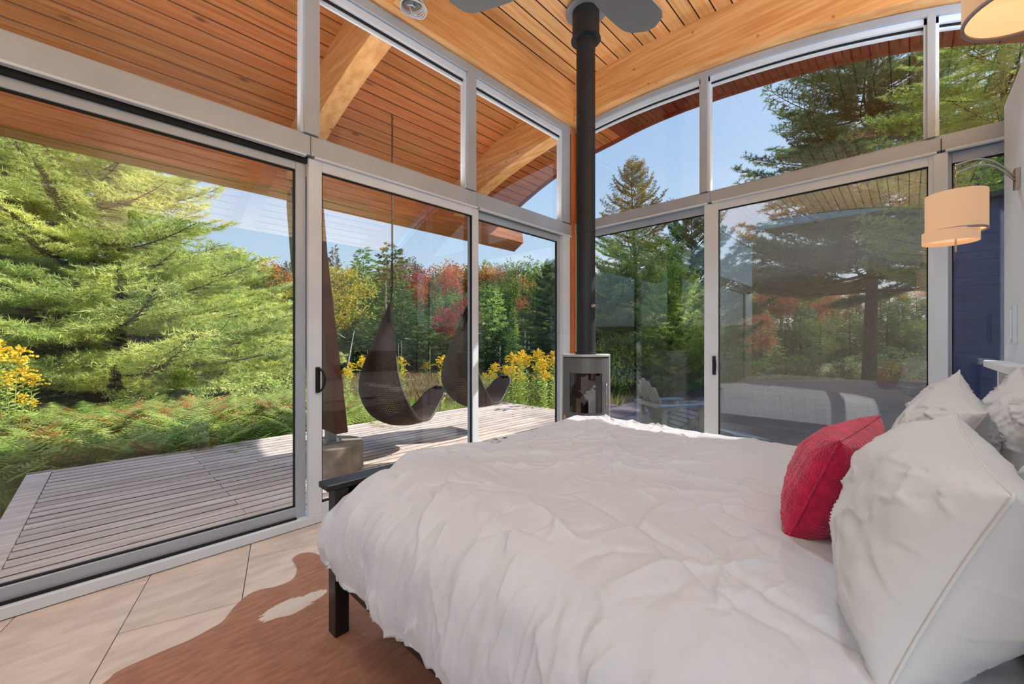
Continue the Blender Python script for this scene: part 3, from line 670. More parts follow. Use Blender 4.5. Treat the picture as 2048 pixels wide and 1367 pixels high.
for i in range(rn):
    p0, p1, p2, p3 = rp[i - 1], rp[i], rp[(i + 1) % rn], rp[(i + 2) % rn]
    for t in np.linspace(0, 1, 8, endpoint=False):
        dense.append(.5 * ((2 * p1) + (-p0 + p2) * t + (2 * p0 - 5 * p1 + 4 * p2 - p3) * t * t + (-p0 + 3 * p1 - 3 * p2 + p3) * t**3))
dense = np.array(dense); cen = np.array([.75, 1.3]); V = []; Fs = []; K = len(dense); rings = [(1.0, .0015), (.985, .007), (.95, .010), (.7, .011), (.35, .011), (.02, .011)]
for s_, z_ in rings:
    for p in dense: q = cen + (p - cen) * s_; V.append((q[0], q[1], z_ + (0 if s_ > .99 else .001 * math.sin(q[0] * 9) * math.cos(q[1] * 7))))
for r_ in range(len(rings) - 1):
    for i in range(K): Fs.append((r_ * K + i, r_ * K + (i + 1) % K, (r_ + 1) * K + (i + 1) % K, (r_ + 1) * K + i))
tag(MB().add(V, Fs).build('cowhide_rug', mat_hide(), smooth=True), 'brown cowhide rug with a white patch on the tiled floor', 'rug')

# ---------------------------------------------------------------- stove
PX, PY = 3.43, 2.30
st = thing('wood_stove', 'grey cylindrical wood stove with a glass door in the corner', 'stove', (PX, PY, 0), math.atan2(-PY, -PX) )
# local +x faces the camera
hw = .235
def dsh(r, back=-.20, k=22, yr=hw):
    pts = [(back, -yr)]
    for a in np.linspace(-1, 1, k): pts.append((.03 + r * math.cos(a * 1.12) - r * math.cos(1.12), yr * math.sin(a * 1.12) / math.sin(1.12)))
    pts.append((back, yr)); return pts
MB().prism(dsh(.26), .022, 2, 1.195).build('top_plate', M['stoves'], st, bevel=.003)
fr = MB()
rr = .26
def cp(a, r=rr, off=0): return (.03 + (r + off) * math.cos(a) - r * math.cos(1.12), (hw - .012) * math.sin(a) / math.sin(1.12))
def shell(mb, a0, a1, z0, z1, k=14, off=0., th=.02):
    for i in range(k):
        p, q = a0 + (a1 - a0) * i / k, a0 + (a1 - a0) * (i + 1) / k
        (x0, y0), (x1, y1) = cp(p, off=off), cp(q, off=off); (u0, w0), (u1, w1) = cp(p, off=off - th), cp(q, off=off - th)
        mb.add([(x0, y0, z0), (x1, y1, z0), (x1, y1, z1), (x0, y0, z1), (u0, w0, z0), (u1, w1, z0), (u1, w1, z1), (u0, w0, z1)],
               [(0, 1, 2, 3), (5, 4, 7, 6), (4, 5, 1, 0), (3, 2, 6, 7)] + ([(4, 0, 3, 7)] if i == 0 else []) + ([(1, 5, 6, 2)] if i == k - 1 else []))
shell(fr, -1.12, 1.12, 1.04, 1.185); shell(fr, -1.12, 1.12, .06, .66); shell(fr, -1.12, -.66, .66, 1.04); shell(fr, .66, 1.12, .66, 1.04)
sd_door = fr.build('door', M['stoveg'], st, smooth=True, flat_angle=.5)
gl = MB(); shell(gl, -.66, .66, .66, 1.04, off=-.006, th=.006); gl.build('door_glass', M['stoveglass'], sd_door, smooth=True, flat_angle=.5)
MB().box((-.20, -hw, .04), (.02, -hw + .02, 1.195)).box((-.20, hw - .02, .04), (.02, hw, 1.195)).box((-.20, -hw + .02, .04), (-.18, hw - .02, 1.195)).build('body', M['stoves'], st, bevel=.002)
MB().box((-.178, -hw + .022, .60), (-.10, hw - .022, 1.19)).box((-.1, -hw + .022, .58), (.08, hw - .022, .62)).build('firebox', M['fire'], st)
MB().prism(dsh(.25, yr=.21), .06, 2, 0).build('plinth', M['pipe'], st)
MB().tube([(cp(.9)[0] + .01, cp(.9)[1], .72), (cp(.9)[0] + .03, cp(.9)[1], .74), (cp(.9)[0] + .03, cp(.9)[1], .92), (cp(.9)[0] + .01, cp(.9)[1], .94)], .006).build('door_handle', M['chrome'], sd_door, smooth=True)
ph = float(zc(PY)) - .005
sp = thing('stovepipe', 'black stovepipe rising from the stove to the ceiling', 'pipe', (PX, PY, 1.217))
MB().lathe([(0, 0), (.104, 0), (.104, .02), (.094, .022), (.094, .03), (.092, .03), (.092, 1.2), (.0945, 1.2), (.0945, 1.21), (.092, 1.21), (.092, 2.2), (.094, 2.2), (.094, 2.21), (.092, 2.21), (.092, ph - 1.217)], k=40).build('pipe', M['pipe'], sp, smooth=True, flat_angle=.6)
MB().lathe([(.093, ph - 1.217 - .31), (.145, ph - 1.217 - .31), (.145, ph - 1.217 - .30), (.132, ph - 1.217 - .30), (.132, ph - 1.217)], k=40).build('support_collar', M['pipe'], sp, smooth=True, flat_angle=.6)
MB().lathe([(.133, ph - 1.217 - .035), (.20, ph - 1.217 - .035), (.20, ph - 1.217 - .025), (.133, ph - 1.217 - .025)], k=40).build('ceiling_flange', M['fan'], sp, smooth=True, flat_angle=.6)
dk = np.array([-.72, -.69, 0]);
MB().lathe([(0, 0), (.018, 0), (.022, .012), (.010, .02), (.010, .04), (0, .04)], k=16).build('damper_knob', M['chrome'], sp, smooth=True).matrix_local = Matrix.Translation((-.045, -.105, .47)) @ Vector((-.3, -1, 0)).to_track_quat('Z', 'Y').to_matrix().to_4x4()

# ---------------------------------------------------------------- ceiling fan
fan = thing('ceiling_fan', 'grey three-blade ceiling fan hanging from the wood ceiling', 'fan', (2.00, 1.42, 3.61))
MB().lathe([(0, -.06), (.07, -.06), (.10, -.03), (.11, .03), (.09, .07), (.03, .09), (.016, .10), (.016, .85), (.05, .87), (.06, .98)], k=32).build('motor_housing', M['fan'], fan, smooth=True, flat_angle=.6)
def blade_mesh():
    V = []; Fs = []; n_ = 14
    for i, t in enumerate(np.linspace(0, 1, n_)):
        r_ = .10 + .74 * t; hw_ = (.09 + .065 * math.sin(min(t * 1.5, 1) * math.pi / 2)) * (1 if t < .80 else math.sqrt(max(0.02, 1 - ((t - .80) / .205)**2)))
        for s_ in (-1, 1):
            for z_ in (-.006, .006): V.append((r_, s_ * hw_, z_ + s_ * hw_ * .12))
    for i in range(n_ - 1):
        a = i * 4; b = a + 4; Fs += [(a, b, b + 2, a + 2), (a + 1, a + 3, b + 3, b + 1), (a, a + 1, b + 1, b), (a + 2, b + 2, b + 3, a + 3)]
    Fs += [(0, 2, 3, 1), (a + 4, a + 5, a + 7, a + 6)]
    return MB().add(V, Fs)
a0 = math.atan2(1.27 - 1.39, 2.85 - 2.05) + .06
bm0 = blade_mesh().build('blade', M['fan'], fan, smooth=True, flat_angle=.7); bm0.rotation_euler.z = a0
for k in (1, 2):
    c = bm0.copy(); COL.objects.link(c); c.parent = fan; c.rotation_euler.z = a0 + k * 2 * math.pi / 3

# junction box with a coil of cable under the rib
jb = thing('junction_box', 'open steel junction box with a coil of white cable under the beam', 'junction box', (1.85, 2.93, float(zb(2.93))))
MB().box((-.06, -.05, -.03), (.06, .05, 0)).build('box', M['boxm'], jb, bevel=.004)
for k in range(5):
    pts = [((.085 + .006 * k) * math.cos(a) + .004 * k, (.09 + .006 * (k % 3)) * math.sin(a), -.02 - .009 * k + .006 * math.sin(3 * a + k)) for a in np.linspace(0, 2 * math.pi, 28)]
    MB().tube(pts, .0055, 6, cap=False).build('cable_loop', M['cable'], jb, smooth=True)
MB().tube([(.02, 0, -.02), (.01, -.03, -.06), (-.03, -.05, -.08), (-.04, .01, -.05)], .005, 6).tube([(-.02, .02, -.02), (.03, .04, -.07), (.05, 0, -.09)], .005, 6).build('loose_wire', M['cable'], jb, smooth=True)

# ---------------------------------------------------------------- lamps
def lamp(name, label, c, r, hh, wall, low=True):
    t = thing(name, label, 'lamp', c)
    ls = MB().lathe([(r, 0), (r * 1.0, hh)], k=48).build('lamp_shade', M['shade'], t, smooth=True)
    MB().lathe([(r - .004, .002), (r - .004, hh - .002)], k=48).build('shade_lining', M['shadein'], ls, smooth=True)
    MB().lathe([(r + .002, -.004), (r - .006, -.004), (r - .006, .005), (r + .002, .005), (r + .002, -.004)], k=48).build('shade_trim', M['trim'], ls, smooth=True)
    MB().lathe([(0, hh * .45), (r * .96, hh * .45)], k=40).build('diffuser', M['shadein'], ls)
    if low:
        MB().lathe([(r * .92, -.055), (r * .92, .0)], c=(-.02, .02, 0), k=48).build('lower_shade', M['shade'], t, smooth=True)
        MB().lathe([(0, -.035), (r * .9, -.035)], c=(-.02, .02, 0), k=40).build('lower_diffuser', M['shadein'], t)
    MB().tube([(0, 0, -.10 if low else -.03), (0, 0, hh + .08)], .004, 6).build('stem', M['chrome'], t)
    w = np.array(wall, float) - np.array(c, float)
    for k, (dz, de) in enumerate(((.14, 0.0), (.085, .06))):
        pts = []
        for s_ in np.linspace(0, 1, 14):
            p = np.array([0, 0, hh + dz]) * (1 - s_) + (w + np.array([0, 0, -.02 * k])) * s_ + np.array([0, 0, .07 * math.sin(s_ * math.pi)]); p[0] -= de * (1 - s_); pts.append(p)
        MB().tube(pts, .005, 6).build('arm', M['chrome'], t, smooth=True)
    MB().tube([(0, 0, hh + .14), (-.012, 0, hh + .11), (.0, 0, hh + .08), (.03, 0, hh + .075), (.02, .0, hh + .05)], .003, 6).build('hook', M['chrome'], t, smooth=True)
    MB().obox(w, (1, 0, 0), .03, (0, 1, 0), .012, (0, 0, 1), .06).build('wall_plate', M['chrome'], t, bevel=.003)
    return t
lamp('wall_lamp', 'double drum wall lamp on a curved arm beside the white post', (2.96, -.165, 1.885), .108, .185, (3.84, YC + .012, 2.31))
lamp('wall_lamp', 'large single drum lamp partly cut off at the upper corner', (1.86, -.265, 2.30), .15, .22, (2.3, YC + .012, 2.55), low=False)

# ---------------------------------------------------------------- deck
deck = struct(empty('deck'))
zt = -.05
def lerp(a, b, t): return a + (b - a) * t
R.seed(5)
y = 3.30; row = 0
while y < 6.62:
    xl = lerp(-.36, -.255, (y - 4.0) / 2.6)
    x = xl; cuts = [xl] + sorted(([2.0 + .9 * ((row * 7) % 5 - 2) * .45 + .2] if row % 2 else [.9 + .5 * ((row * 3) % 3), 4.1 + .3 * (row % 3)])) + [6.60 - .10 * 0]
    for a, b in zip(cuts[:-1], cuts[1:]):
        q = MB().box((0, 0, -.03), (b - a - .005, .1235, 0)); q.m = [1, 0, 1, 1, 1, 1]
        o = q.build('deck_board', [M['deck'], M['deckgapshade']], deck); o.location = (a, y, zt + R.uniform(-.0012, .0012))
    y += .1405; row += 1
bo = MB().prism([(-.38, 3.25), (-.5, 3.9), (-.445, 6.70), (-.263, 6.70), (-.37, 3.9), (-.37, 3.25)], .03, 2, -.08).build('border_board', M['deck'], deck, bevel=.003)
for k in range(8):   # joists in the gaps, dark
    MB().box((-.3 + .9 * k, 3.3, -.2), (-.26 + .9 * k, 6.6, -.082)).build('joist', M['brownwood'], deck)
MB().box((-.44, 6.625, -.24), (6.6, 6.66, -.05)).build('rim_board', M['deck'], deck)
MB().box((6.605, 3.3, -.24), (6.64, 6.66, -.05)).build('rim_board', M['deck'], deck)
struct(MB().box((-.44, 3.3, -.24), (6.6, 6.62, -.21)).build('deck_underlay', M['gasket']))
MB().box((-4, 3.30, -.2), (4.6, 3.31, -.02)).build('ledger', M['brownwood'], deck)

# ---------------------------------------------------------------- column and footing
ft = thing('concrete_pier', 'round concrete pier on the deck carrying the dark column', 'pier', (1.85, 4.55, -.05))
MB().lathe([(0, 0), (.34, 0), (.335, .28), (.325, .29), (0, .29)], k=48).build('pier', M['concrete'], ft, smooth=True, flat_angle=.6)
MB().box((-.10, -.10, .29), (.10, .10, .31)).box((-.045, -.05, .31), (.045, .05, .43)).build('bracket', M['steel'], ft, bevel=.003)
brk = ft.children[-1]
for sx in (-1, 1):
    for sy in (-1, 1): MB().lathe([(0, 0), (.012, 0), (.012, .035), (0, .035)], c=(sx * .075, sy * .075, .31), k=8).build('bolt', M['steel'], brk)
cp_ = MB().prism([(4.26, .38), (4.80, 2.36), (4.98, 3.279), (5.72, 3.279), (5.77, 3.10), (5.60, 2.3), (4.84, .38)], .14, 0, 1.78)
tag(cp_.build('leaning_column', M['brownwood'], bevel=.01), 'dark brown leaning wooden column on the concrete pier', 'column')

# ---------------------------------------------------------------- hanging chairs
def chair(name, label, loc, rz, hook_z):
    t = thing(name, label, 'hanging chair', loc, rz, 'woven hanging chairs under the roof')
    # spine: f (forward, +x), z above the lowest point
    SP = [(-.02, 1.26, .012, 0), (-.05, 1.14, .05, .0), (-.12, .93, .14, .03), (-.20, .70, .24, .05), (-.25, .48, .32, .07), (-.235, .27, .37, .09), (-.16, .11, .38, .10), (-.02, .02, .36, .08), (.14, .0, .31, .05), (.28, .03, .26, .02), (.40, .10, .20, .0), (.52, .20, .16, .0), (.62, .30, .12, .0), (.66, .34, .05, .0)]
    SP = np.array(SP); d = np.r_[0, np.cumsum(np.linalg.norm(np.diff(SP[:, :2], axis=0), axis=1))]
    fs = [spline(d, SP[:, k]) for k in range(4)]; nu, nv = 100, 38
    tt = np.linspace(0, d[-1], nu); V = []
    for s_ in tt:
        f, z, w, cu = [float(g(s_)) for g in fs]; f2, z2 = float(fs[0](s_ + .01)), float(fs[1](s_ + .01)); tx, tz = f2 - float(fs[0](s_ - .01)), z2 - float(fs[1](s_ - .01)); L = math.hypot(tx, tz) or 1
        nx, nz_ = -tz / L, tx / L
        if nx < 0 and z > .3: nx, nz_ = -nx, -nz_
        if nz_ < 0 and z <= .3: nx, nz_ = -nx, -nz_
        for v in np.linspace(-1, 1, nv):
            c_ = cu * v * v * 1.3; V.append((f + nx * c_, v * w, z + nz_ * c_))
    V = np.array(V)
    idx = (np.arange(nu - 1)[:, None] * nv + np.arange(nv - 1)[None]).ravel(); Fq = np.stack([idx, idx + 1, idx + nv + 1, idx + nv], 1)
    me = npmesh('woven_seat', V, Fq, smooth=True); o = link('woven_seat', me, M['wicker'], t)
    wf = o.modifiers.new('weave', 'WIREFRAME'); wf.thickness = .021; wf.use_even_offset = False; wf.use_replace = True; wf.use_boundary = True
    G = V.reshape(nu, nv, 3); rim = [tuple(p) for p in G[:, 0]] + [tuple(p) for p in G[-1, 1:-1]] + [tuple(p) for p in G[::-1, -1]] + [tuple(p) for p in G[0, ::-1][1:]]
    MB().tube(rim[::2] + [rim[0]], .014, 8, cap=False).build('rim', M['wickrim'], t, smooth=True)
    t.scale = (1.24, 1.24, 1.24); hz = (hook_z - loc[2]) / 1.24
    MB().tube([(-.02, 0, 1.24), (-.0, 0, 1.4), (0, 0, hz - .16)], .009, 6).build('rope', M['rope'], t, smooth=True)
    for k in range(4):
        pts = [(.012 * math.cos(a) * (1 if k % 2 else .3), .012 * math.cos(a) * (.3 if k % 2 else 1), hz - .14 + .035 * k + .022 * math.sin(a)) for a in np.linspace(0, 2 * math.pi, 12)]
        MB().tube(pts, .004, 5, cap=False).build('chain_link', M['rope'], t, smooth=True)
    return t
c1 = (2.12, 3.93, .20)
chair('hanging_chair', 'dark woven hanging chair seen from behind between column and door post', (2.72, 4.77, .265), rd(8), float(zc(4.77)))
chair('hanging_chair', 'dark woven hanging chair partly hidden by the slim door post', (4.08, 4.86, .33), rd(2), float(zc(4.86)))

# ---------------------------------------------------------------- terrain
def gz(x, y):
    r = np.hypot(x, y); ang = np.arctan2(y, x)
    z = -.38 - .75 * sstep(10, 19, r) * sstep(.25, .6, ang) - .75 * sstep(17, 26, r) * (1 - sstep(.25, .6, ang))
    z = z + .4 * sstep(36, 46, r) + 5.5 * sstep(46, 95, r)
    return z + .05 * fbm(x * .6, y * .6, 2)
rr_ = np.r_[np.linspace(0, 30, 70), np.linspace(31, 140, 60)]; aa = np.linspace(-1.3, 2.9, 120)
RR, AA = np.meshgrid(rr_, aa, indexing='ij'); gx = RR * np.cos(AA); gy = RR * np.sin(AA); G = gz(gx, gy)
inside = (gx < 4.6) & (gy < 3.3); G = np.where(inside, -.6, G)
na = len(aa); idx = (np.arange(len(rr_) - 1)[:, None] * na + np.arange(na - 1)[None]).ravel()
struct(link('ground', npmesh('ground', np.stack([gx, gy, G], -1).reshape(-1, 3), np.stack([idx, idx + na, idx + na + 1, idx + 1], 1), smooth=True), M['ground']))
V = [(r_ * math.cos(a), r_ * math.sin(a), -1.02) for r_ in (14, 60) for a in np.linspace(-.6, 2.6, 60)]
tag(MB().add(V, [(i, i + 60, i + 61, i + 1) for i in range(59)]).build('marsh_water', M['water']), 'still brown marsh water beyond the meadow', 'water', kind='stuff')
# gravel yard on wall B side
gp = [(4.62, -9), (4.62, 3.3), (6.66, 3.4), (6.7, 5.0), (9.5, 5.5), (11.9, 5.66), (14.5, 5.3), (17.4, 4.65), (21, 1.7), (23, -2), (24, -9)]
struct(MB().prism(gp, .12, 2, -.34).build('ground_yard', M['gravel']))
gp2 = [(9.2, 5.35), (11.9, 5.45), (14.4, 5.1), (17.2, 4.4), (20.6, 1.6), (22.5, -2), (22.8, -2), (21.2, 1.85), (17.6, 4.9), (14.6, 5.6), (11.9, 5.95), (9.2, 5.75)]
tag(MB().prism(gp2, .03, 2, -.235).build('needle_litter', M['needles']), 'rust coloured pine needles along the edge of the dark yard', 'needles', kind='stuff')

# shed
shp = at(1885, 8.6)
sh = thing('outbuilding', 'dark navy outbuilding seen through the narrow pane', 'building', (shp[0], shp[1], -.25))
for k in range(26):
    MB().box((0, -7, .17 * k), (.02 + .012, 0, .17 * k + .166)).build('siding_board', M['shed'], sh)
MB().box((.033, -7, 0), (3, 0, 4.4)).build('wall', M['shed'], sh)
MB().box((-.25, -7.2, 4.4), (3.2, .12, 4.5)).build('roof', M['pipe'], sh)

# ---------------------------------------------------------------- vegetation meshes
def tri_leaves(pos, dirs, L, w, seed=0, up=None):
    """one slim triangle per leaf: base centred on pos, tip along dirs"""
    pos = np.asarray(pos, float); dirs = np.asarray(dirs, float); dirs /= np.linalg.norm(dirs, axis=1, keepdims=True) + 1e-9
    rv = NR.normal(size=dirs.shape); sd_ = np.cross(dirs, rv); sd_ /= np.linalg.norm(sd_, axis=1, keepdims=True) + 1e-9
    L = np.broadcast_to(L, len(pos))[:, None]; w = np.broadcast_to(w, len(pos))[:, None]
    V = np.stack([pos - sd_ * w / 2, pos + sd_ * w / 2, pos + dirs * L], 1).reshape(-1, 3)
    return V, np.arange(len(V)).reshape(-1, 3)
def quad_leaves(pos, dirs, L, w):
    pos = np.asarray(pos, float); dirs = dirs / (np.linalg.norm(dirs, axis=1, keepdims=True) + 1e-9)
    rv = NR.normal(size=dirs.shape); s_ = np.cross(dirs, rv); s_ /= np.linalg.norm(s_, axis=1, keepdims=True) + 1e-9
    L = np.broadcast_to(L, len(pos))[:, None]; w = np.broadcast_to(w, len(pos))[:, None]
    V = np.stack([pos, pos + dirs * L * .5 + s_ * w / 2, pos + dirs * L, pos + dirs * L * .5 - s_ * w / 2], 1).reshape(-1, 3)
    i = np.arange(len(pos)) * 4
    return V, np.r_[np.stack([i, i + 1, i + 2], 1), np.stack([i, i + 2, i + 3], 1)]
def combine(parts, name):
    V = []; Fc = []; Mi = []; b = 0
    for (v, f, m_) in parts: V.append(v); Fc.append(f + b); Mi.append(np.full(len(f), m_)); b += len(v)
    return npmesh(name, np.concatenate(V), np.concatenate(Fc), np.concatenate(Mi))
def stick(a, b, r0, r1, k=4):
    a = np.array(a, float); b = np.array(b, float); t = b - a; t /= np.linalg.norm(t) + 1e-9
    u = np.cross(t, [0.3, 0.2, 1]); u /= np.linalg.norm(u) + 1e-9; w = np.cross(t, u)
    an = np.arange(k) * 2 * math.pi / k
    ring = lambda c, r: c + (np.cos(an)[:, None] * u + np.sin(an)[:, None] * w) * r
    V = np.r_[ring(a, r0), ring(b, r1)]; Fs = []
    for j in range(k): j2 = (j + 1) % k; Fs += [(j, j2, k + j2), (j, k + j2, k + j)]
    return V, np.array(Fs)
def pine_branch(Ln, seed, needle=.085, dens=1.0, nw=.010, spread=.42, droop=.06):
    """woody axis along +x, laterals in the x-y plane, tufts of needles"""
    rs = np.random.RandomState(seed); parts = []
    ax = lambda t: np.array([Ln * t, .05 * Ln * math.sin(3 * t + seed), Ln * (-droop * math.sin(t * 3.1) + .10 * t * t)])
    ts_ = np.linspace(0, 1, 9)
    for a, b in zip(ts_[:-1], ts_[1:]): v, f = stick(ax(a), ax(b), .012 * Ln * (1 - a * .85), .012 * Ln * (1 - b * .85)); parts.append((v, f, 1))
    tp = []; td = []
    nl = int(9 * Ln)
    for k in range(nl):
        t = .12 + .88 * (k + rs.rand() * .6) / nl; s_ = 1 if k % 2 else -1; l_ = Ln * spread * (1.05 - t)**.8 * rs.uniform(.6, 1.1) * min(1, .35 + t * 2.2)
        p0 = ax(t); dr = np.array([math.cos(.85), s_ * math.sin(.85), rs.uniform(-.12, .22)]); p1 = p0 + dr * l_; p1[2] += .05
        v, f = stick(p0, p1, .0035 * Ln * .8, .002); parts.append((v, f, 1))
        ns_ = max(2, int(l_ / .10 * dens))
        for j in range(ns_):
            q = p0 + (p1 - p0) * (.2 + .8 * (j + .5) / ns_); s2 = 1 if j % 2 else -1; d2 = np.array([math.cos(.85 + s2 * .75) , s_ * math.sin(.85 + s2 * .75), rs.uniform(-.1, .35)])
            q1 = q + d2 * rs.uniform(.08, .22); v, f = stick(q, q1, .003, .002, 3); parts.append((v, f, 1)); m_ = 3
            for e in range(m_): tp.append(q + (q1 - q) * (e + 1) / m_); td.append(d2 + rs.normal(size=3) * .1)
        for j in range(int(l_ / .06 * dens)): tp.append(p0 + (p1 - p0) * (.25 + .75 * rs.rand())); td.append(dr)
    tp = np.array(tp); td = np.array(td); K_ = 7
    pos = np.repeat(tp, K_, 0) + rs.normal(size=(len(tp) * K_, 3)) * .008; dd = np.repeat(td, K_, 0) + rs.normal(size=(len(tp) * K_, 3)) * .75; dd[:, 2] += .25
    v, f = tri_leaves(pos, dd, rs.uniform(.7, 1.15, len(pos)) * needle, nw); parts.append((v, f, 0))
    return combine(parts, 'branch')
def near_pine(name, label, base, height, blen, nb, leafm, z0=.8, lean=(0, 0), trunk_r=.2, seed=1, needle=.10, variants=3, group=None, low_up=0., az0=None, topmat=None, topfrac=.6, nw=.011, layered=False, bark='bark', ln0=3.2, taper=.75):
    rs = np.random.RandomState(seed); t = thing(name, label, 'tree', base, 0, group)
    def ax(s_): return np.array([lean[0] * s_ * (1 - .3 * s_), lean[1] * s_, height * s_ - .1])
    MB().tube([tuple(ax(s_) + np.array([.06 * math.sin(s_ * 9 + seed), .06 * math.cos(s_ * 7), 0])) for s_ in np.linspace(0, 1, 16)], [trunk_r * (1.25 if i == 0 else 1) * (1 - .93 * i / 15) for i in range(16)], 10).build('trunk', M[bark], t, smooth=True)
    vs = [pine_branch(ln0, seed * 10 + k, needle, nw=nw) for k in range(variants)]
    for m_ in vs: m_.materials.append(M[leafm]); m_.materials.append(M['bark'])
    tops = None
    for i in range(nb):
        f = (i + .5) / nb; z = z0 + (height * .98 - z0) * f**.95
        if layered: z = z0 + (height * .98 - z0) * (round(f * nb / 6) * 6 / nb) + rs.uniform(-.12, .12)
        L_ = blen * (1 - f)**taper * rs.uniform(.72, 1.1) + .35
        o = bpy.data.objects.new('branch', vs[i % variants]); COL.objects.link(o); o.parent = t
        s_ = min(z / height, 1); p = ax(s_); p[2] = min(z, height)
        az = i * 2.39996 + rs.uniform(-.3, .3); el = rs.uniform(-.08, .12) + low_up + .75 * max(0, f - .45)
        o.location = tuple(p); o.rotation_euler = (rs.uniform(-.35, .35), -el, az); k = L_ / ln0; o.scale = (k, max(k, .5) * rs.uniform(.9, 1.15), max(k, .6))
        if topmat and f > topfrac:
            o.material_slots[0].link = 'OBJECT'; o.material_slots[0].material = M[topmat]
    return t
def gzz(x, y): return float(gz(np.array(x), np.array(y)))
def pb(u, d): x, y = at(u, d); return (x, y, gzz(x, y))
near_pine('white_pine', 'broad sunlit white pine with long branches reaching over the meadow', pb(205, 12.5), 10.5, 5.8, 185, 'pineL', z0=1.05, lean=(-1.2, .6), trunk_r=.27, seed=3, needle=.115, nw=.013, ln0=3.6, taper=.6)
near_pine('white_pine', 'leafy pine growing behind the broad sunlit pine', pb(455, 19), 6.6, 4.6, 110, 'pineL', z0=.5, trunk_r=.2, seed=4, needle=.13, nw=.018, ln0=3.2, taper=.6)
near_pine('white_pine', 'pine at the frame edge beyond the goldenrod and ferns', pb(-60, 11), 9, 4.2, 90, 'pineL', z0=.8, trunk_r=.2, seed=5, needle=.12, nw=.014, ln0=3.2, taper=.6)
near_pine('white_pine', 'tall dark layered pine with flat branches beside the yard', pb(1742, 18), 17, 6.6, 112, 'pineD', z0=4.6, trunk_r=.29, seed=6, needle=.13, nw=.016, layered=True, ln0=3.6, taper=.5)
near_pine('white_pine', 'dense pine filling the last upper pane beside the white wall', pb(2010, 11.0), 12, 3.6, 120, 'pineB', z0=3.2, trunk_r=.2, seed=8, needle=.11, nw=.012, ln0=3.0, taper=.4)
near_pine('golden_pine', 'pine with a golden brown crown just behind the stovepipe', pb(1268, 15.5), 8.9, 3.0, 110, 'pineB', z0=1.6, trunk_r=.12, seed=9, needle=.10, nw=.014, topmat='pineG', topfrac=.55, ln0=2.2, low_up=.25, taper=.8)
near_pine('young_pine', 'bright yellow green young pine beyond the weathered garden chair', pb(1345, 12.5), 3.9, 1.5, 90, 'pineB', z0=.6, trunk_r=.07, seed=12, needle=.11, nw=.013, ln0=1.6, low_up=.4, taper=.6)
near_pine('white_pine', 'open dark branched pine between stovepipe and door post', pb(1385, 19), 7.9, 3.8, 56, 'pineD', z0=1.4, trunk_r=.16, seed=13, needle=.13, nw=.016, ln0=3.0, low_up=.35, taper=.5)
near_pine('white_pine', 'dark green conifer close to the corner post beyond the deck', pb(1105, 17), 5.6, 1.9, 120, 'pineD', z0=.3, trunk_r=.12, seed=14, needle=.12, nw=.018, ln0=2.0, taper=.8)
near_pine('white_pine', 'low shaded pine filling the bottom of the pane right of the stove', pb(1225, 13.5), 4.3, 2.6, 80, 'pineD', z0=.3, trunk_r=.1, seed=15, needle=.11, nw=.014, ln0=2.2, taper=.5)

# far tree meshes ------------------------------------------------
def spruce_mesh(h, r, seed, n_br=150, per=26, leafL=.5, leafw=.15, z0=.04, pw=.9, droop=.3):
    rs = np.random.RandomState(seed); P_ = []; D_ = []
    for i in range(n_br):
        f = (i + .5) / n_br; z = h * (z0 + (1 - z0) * f**1.05); L_ = r * (1 - f)**pw * rs.uniform(.75, 1.1) + .12; az = i * 2.39996 + rs.rand() * .4
        m_ = max(3, int(per * (L_ / r)**.8)); t = rs.rand(m_)**.7; dv_ = np.array([math.cos(az), math.sin(az), 0.]); sd_ = np.array([-math.sin(az), math.cos(az), 0.])
        lat = rs.uniform(-1, 1, m_) * .32 * (1.1 - t) * L_
        P_.append(t[:, None] * L_ * dv_ + lat[:, None] * sd_ + np.c_[np.zeros(m_), np.zeros(m_), z - droop * L_ * t**1.5 + rs.normal(size=m_) * .05])
        D_.append(dv_ + np.sign(lat)[:, None] * sd_ * .5 + rs.normal(size=(m_, 3)) * .35 + np.array([0, 0, .1]))
    P_ = np.concatenate(P_); D_ = np.concatenate(D_)
    v, f = quad_leaves(P_, D_, rs.uniform(.6, 1.2, len(P_)) * leafL, leafw); return npmesh('crown', v, f)
def broad_mesh(h, r, seed, ncl=70, per=70, lf=.2, z0=.3):
    rs = np.random.RandomState(seed); P_ = []
    for i in range(ncl):
        u = rs.normal(size=3); u /= np.linalg.norm(u); rad = rs.uniform(.45, 1)**.6
        c = np.array([u[0] * r * rad, u[1] * r * rad, h * (z0 + (1 - z0) / 2 + (1 - z0) / 2 * u[2] * rad)]); cr_ = r * rs.uniform(.22, .4)
        q = rs.normal(size=(per, 3)); q /= np.linalg.norm(q, axis=1, keepdims=True); P_.append(c + q * cr_ * rs.uniform(.5, 1, (per, 1)) * [1, 1, .75])
    P_ = np.concatenate(P_); v, f = quad_leaves(P_, rs.normal(size=P_.shape), rs.uniform(.7, 1.3, len(P_)) * lf, lf * .8); return npmesh('crown', v, f)
CR = {'spruce': [spruce_mesh(10, 2.1, 1), spruce_mesh(10, 2.5, 2, pw=.75), spruce_mesh(10, 1.7, 3)],
      'pine': [spruce_mesh(10, 2.9, 4, 70, 60, .42, .16, .18, .5, .0), spruce_mesh(10, 2.6, 5, 60, 64, .42, .16, .25, .6, -.1)],
      'broad': [broad_mesh(10, 3.2, 6), broad_mesh(10, 2.8, 7, z0=.2), broad_mesh(10, 3.6, 8, ncl=90)]}
for k in CR:
    for m_ in CR[k]: m_.materials.append(M['spruceD'])
TR = MB().tube([(0, 0, -.6), (.05, 0, 2), (0, .05, 5), (0, 0, 8.6)], [.2, .16, .1, .03], 6)
TRm = bpy.data.meshes.new('trunk'); TRm.from_pydata(TR.v, [], TR.f); TRm.materials.append(M['bark'])
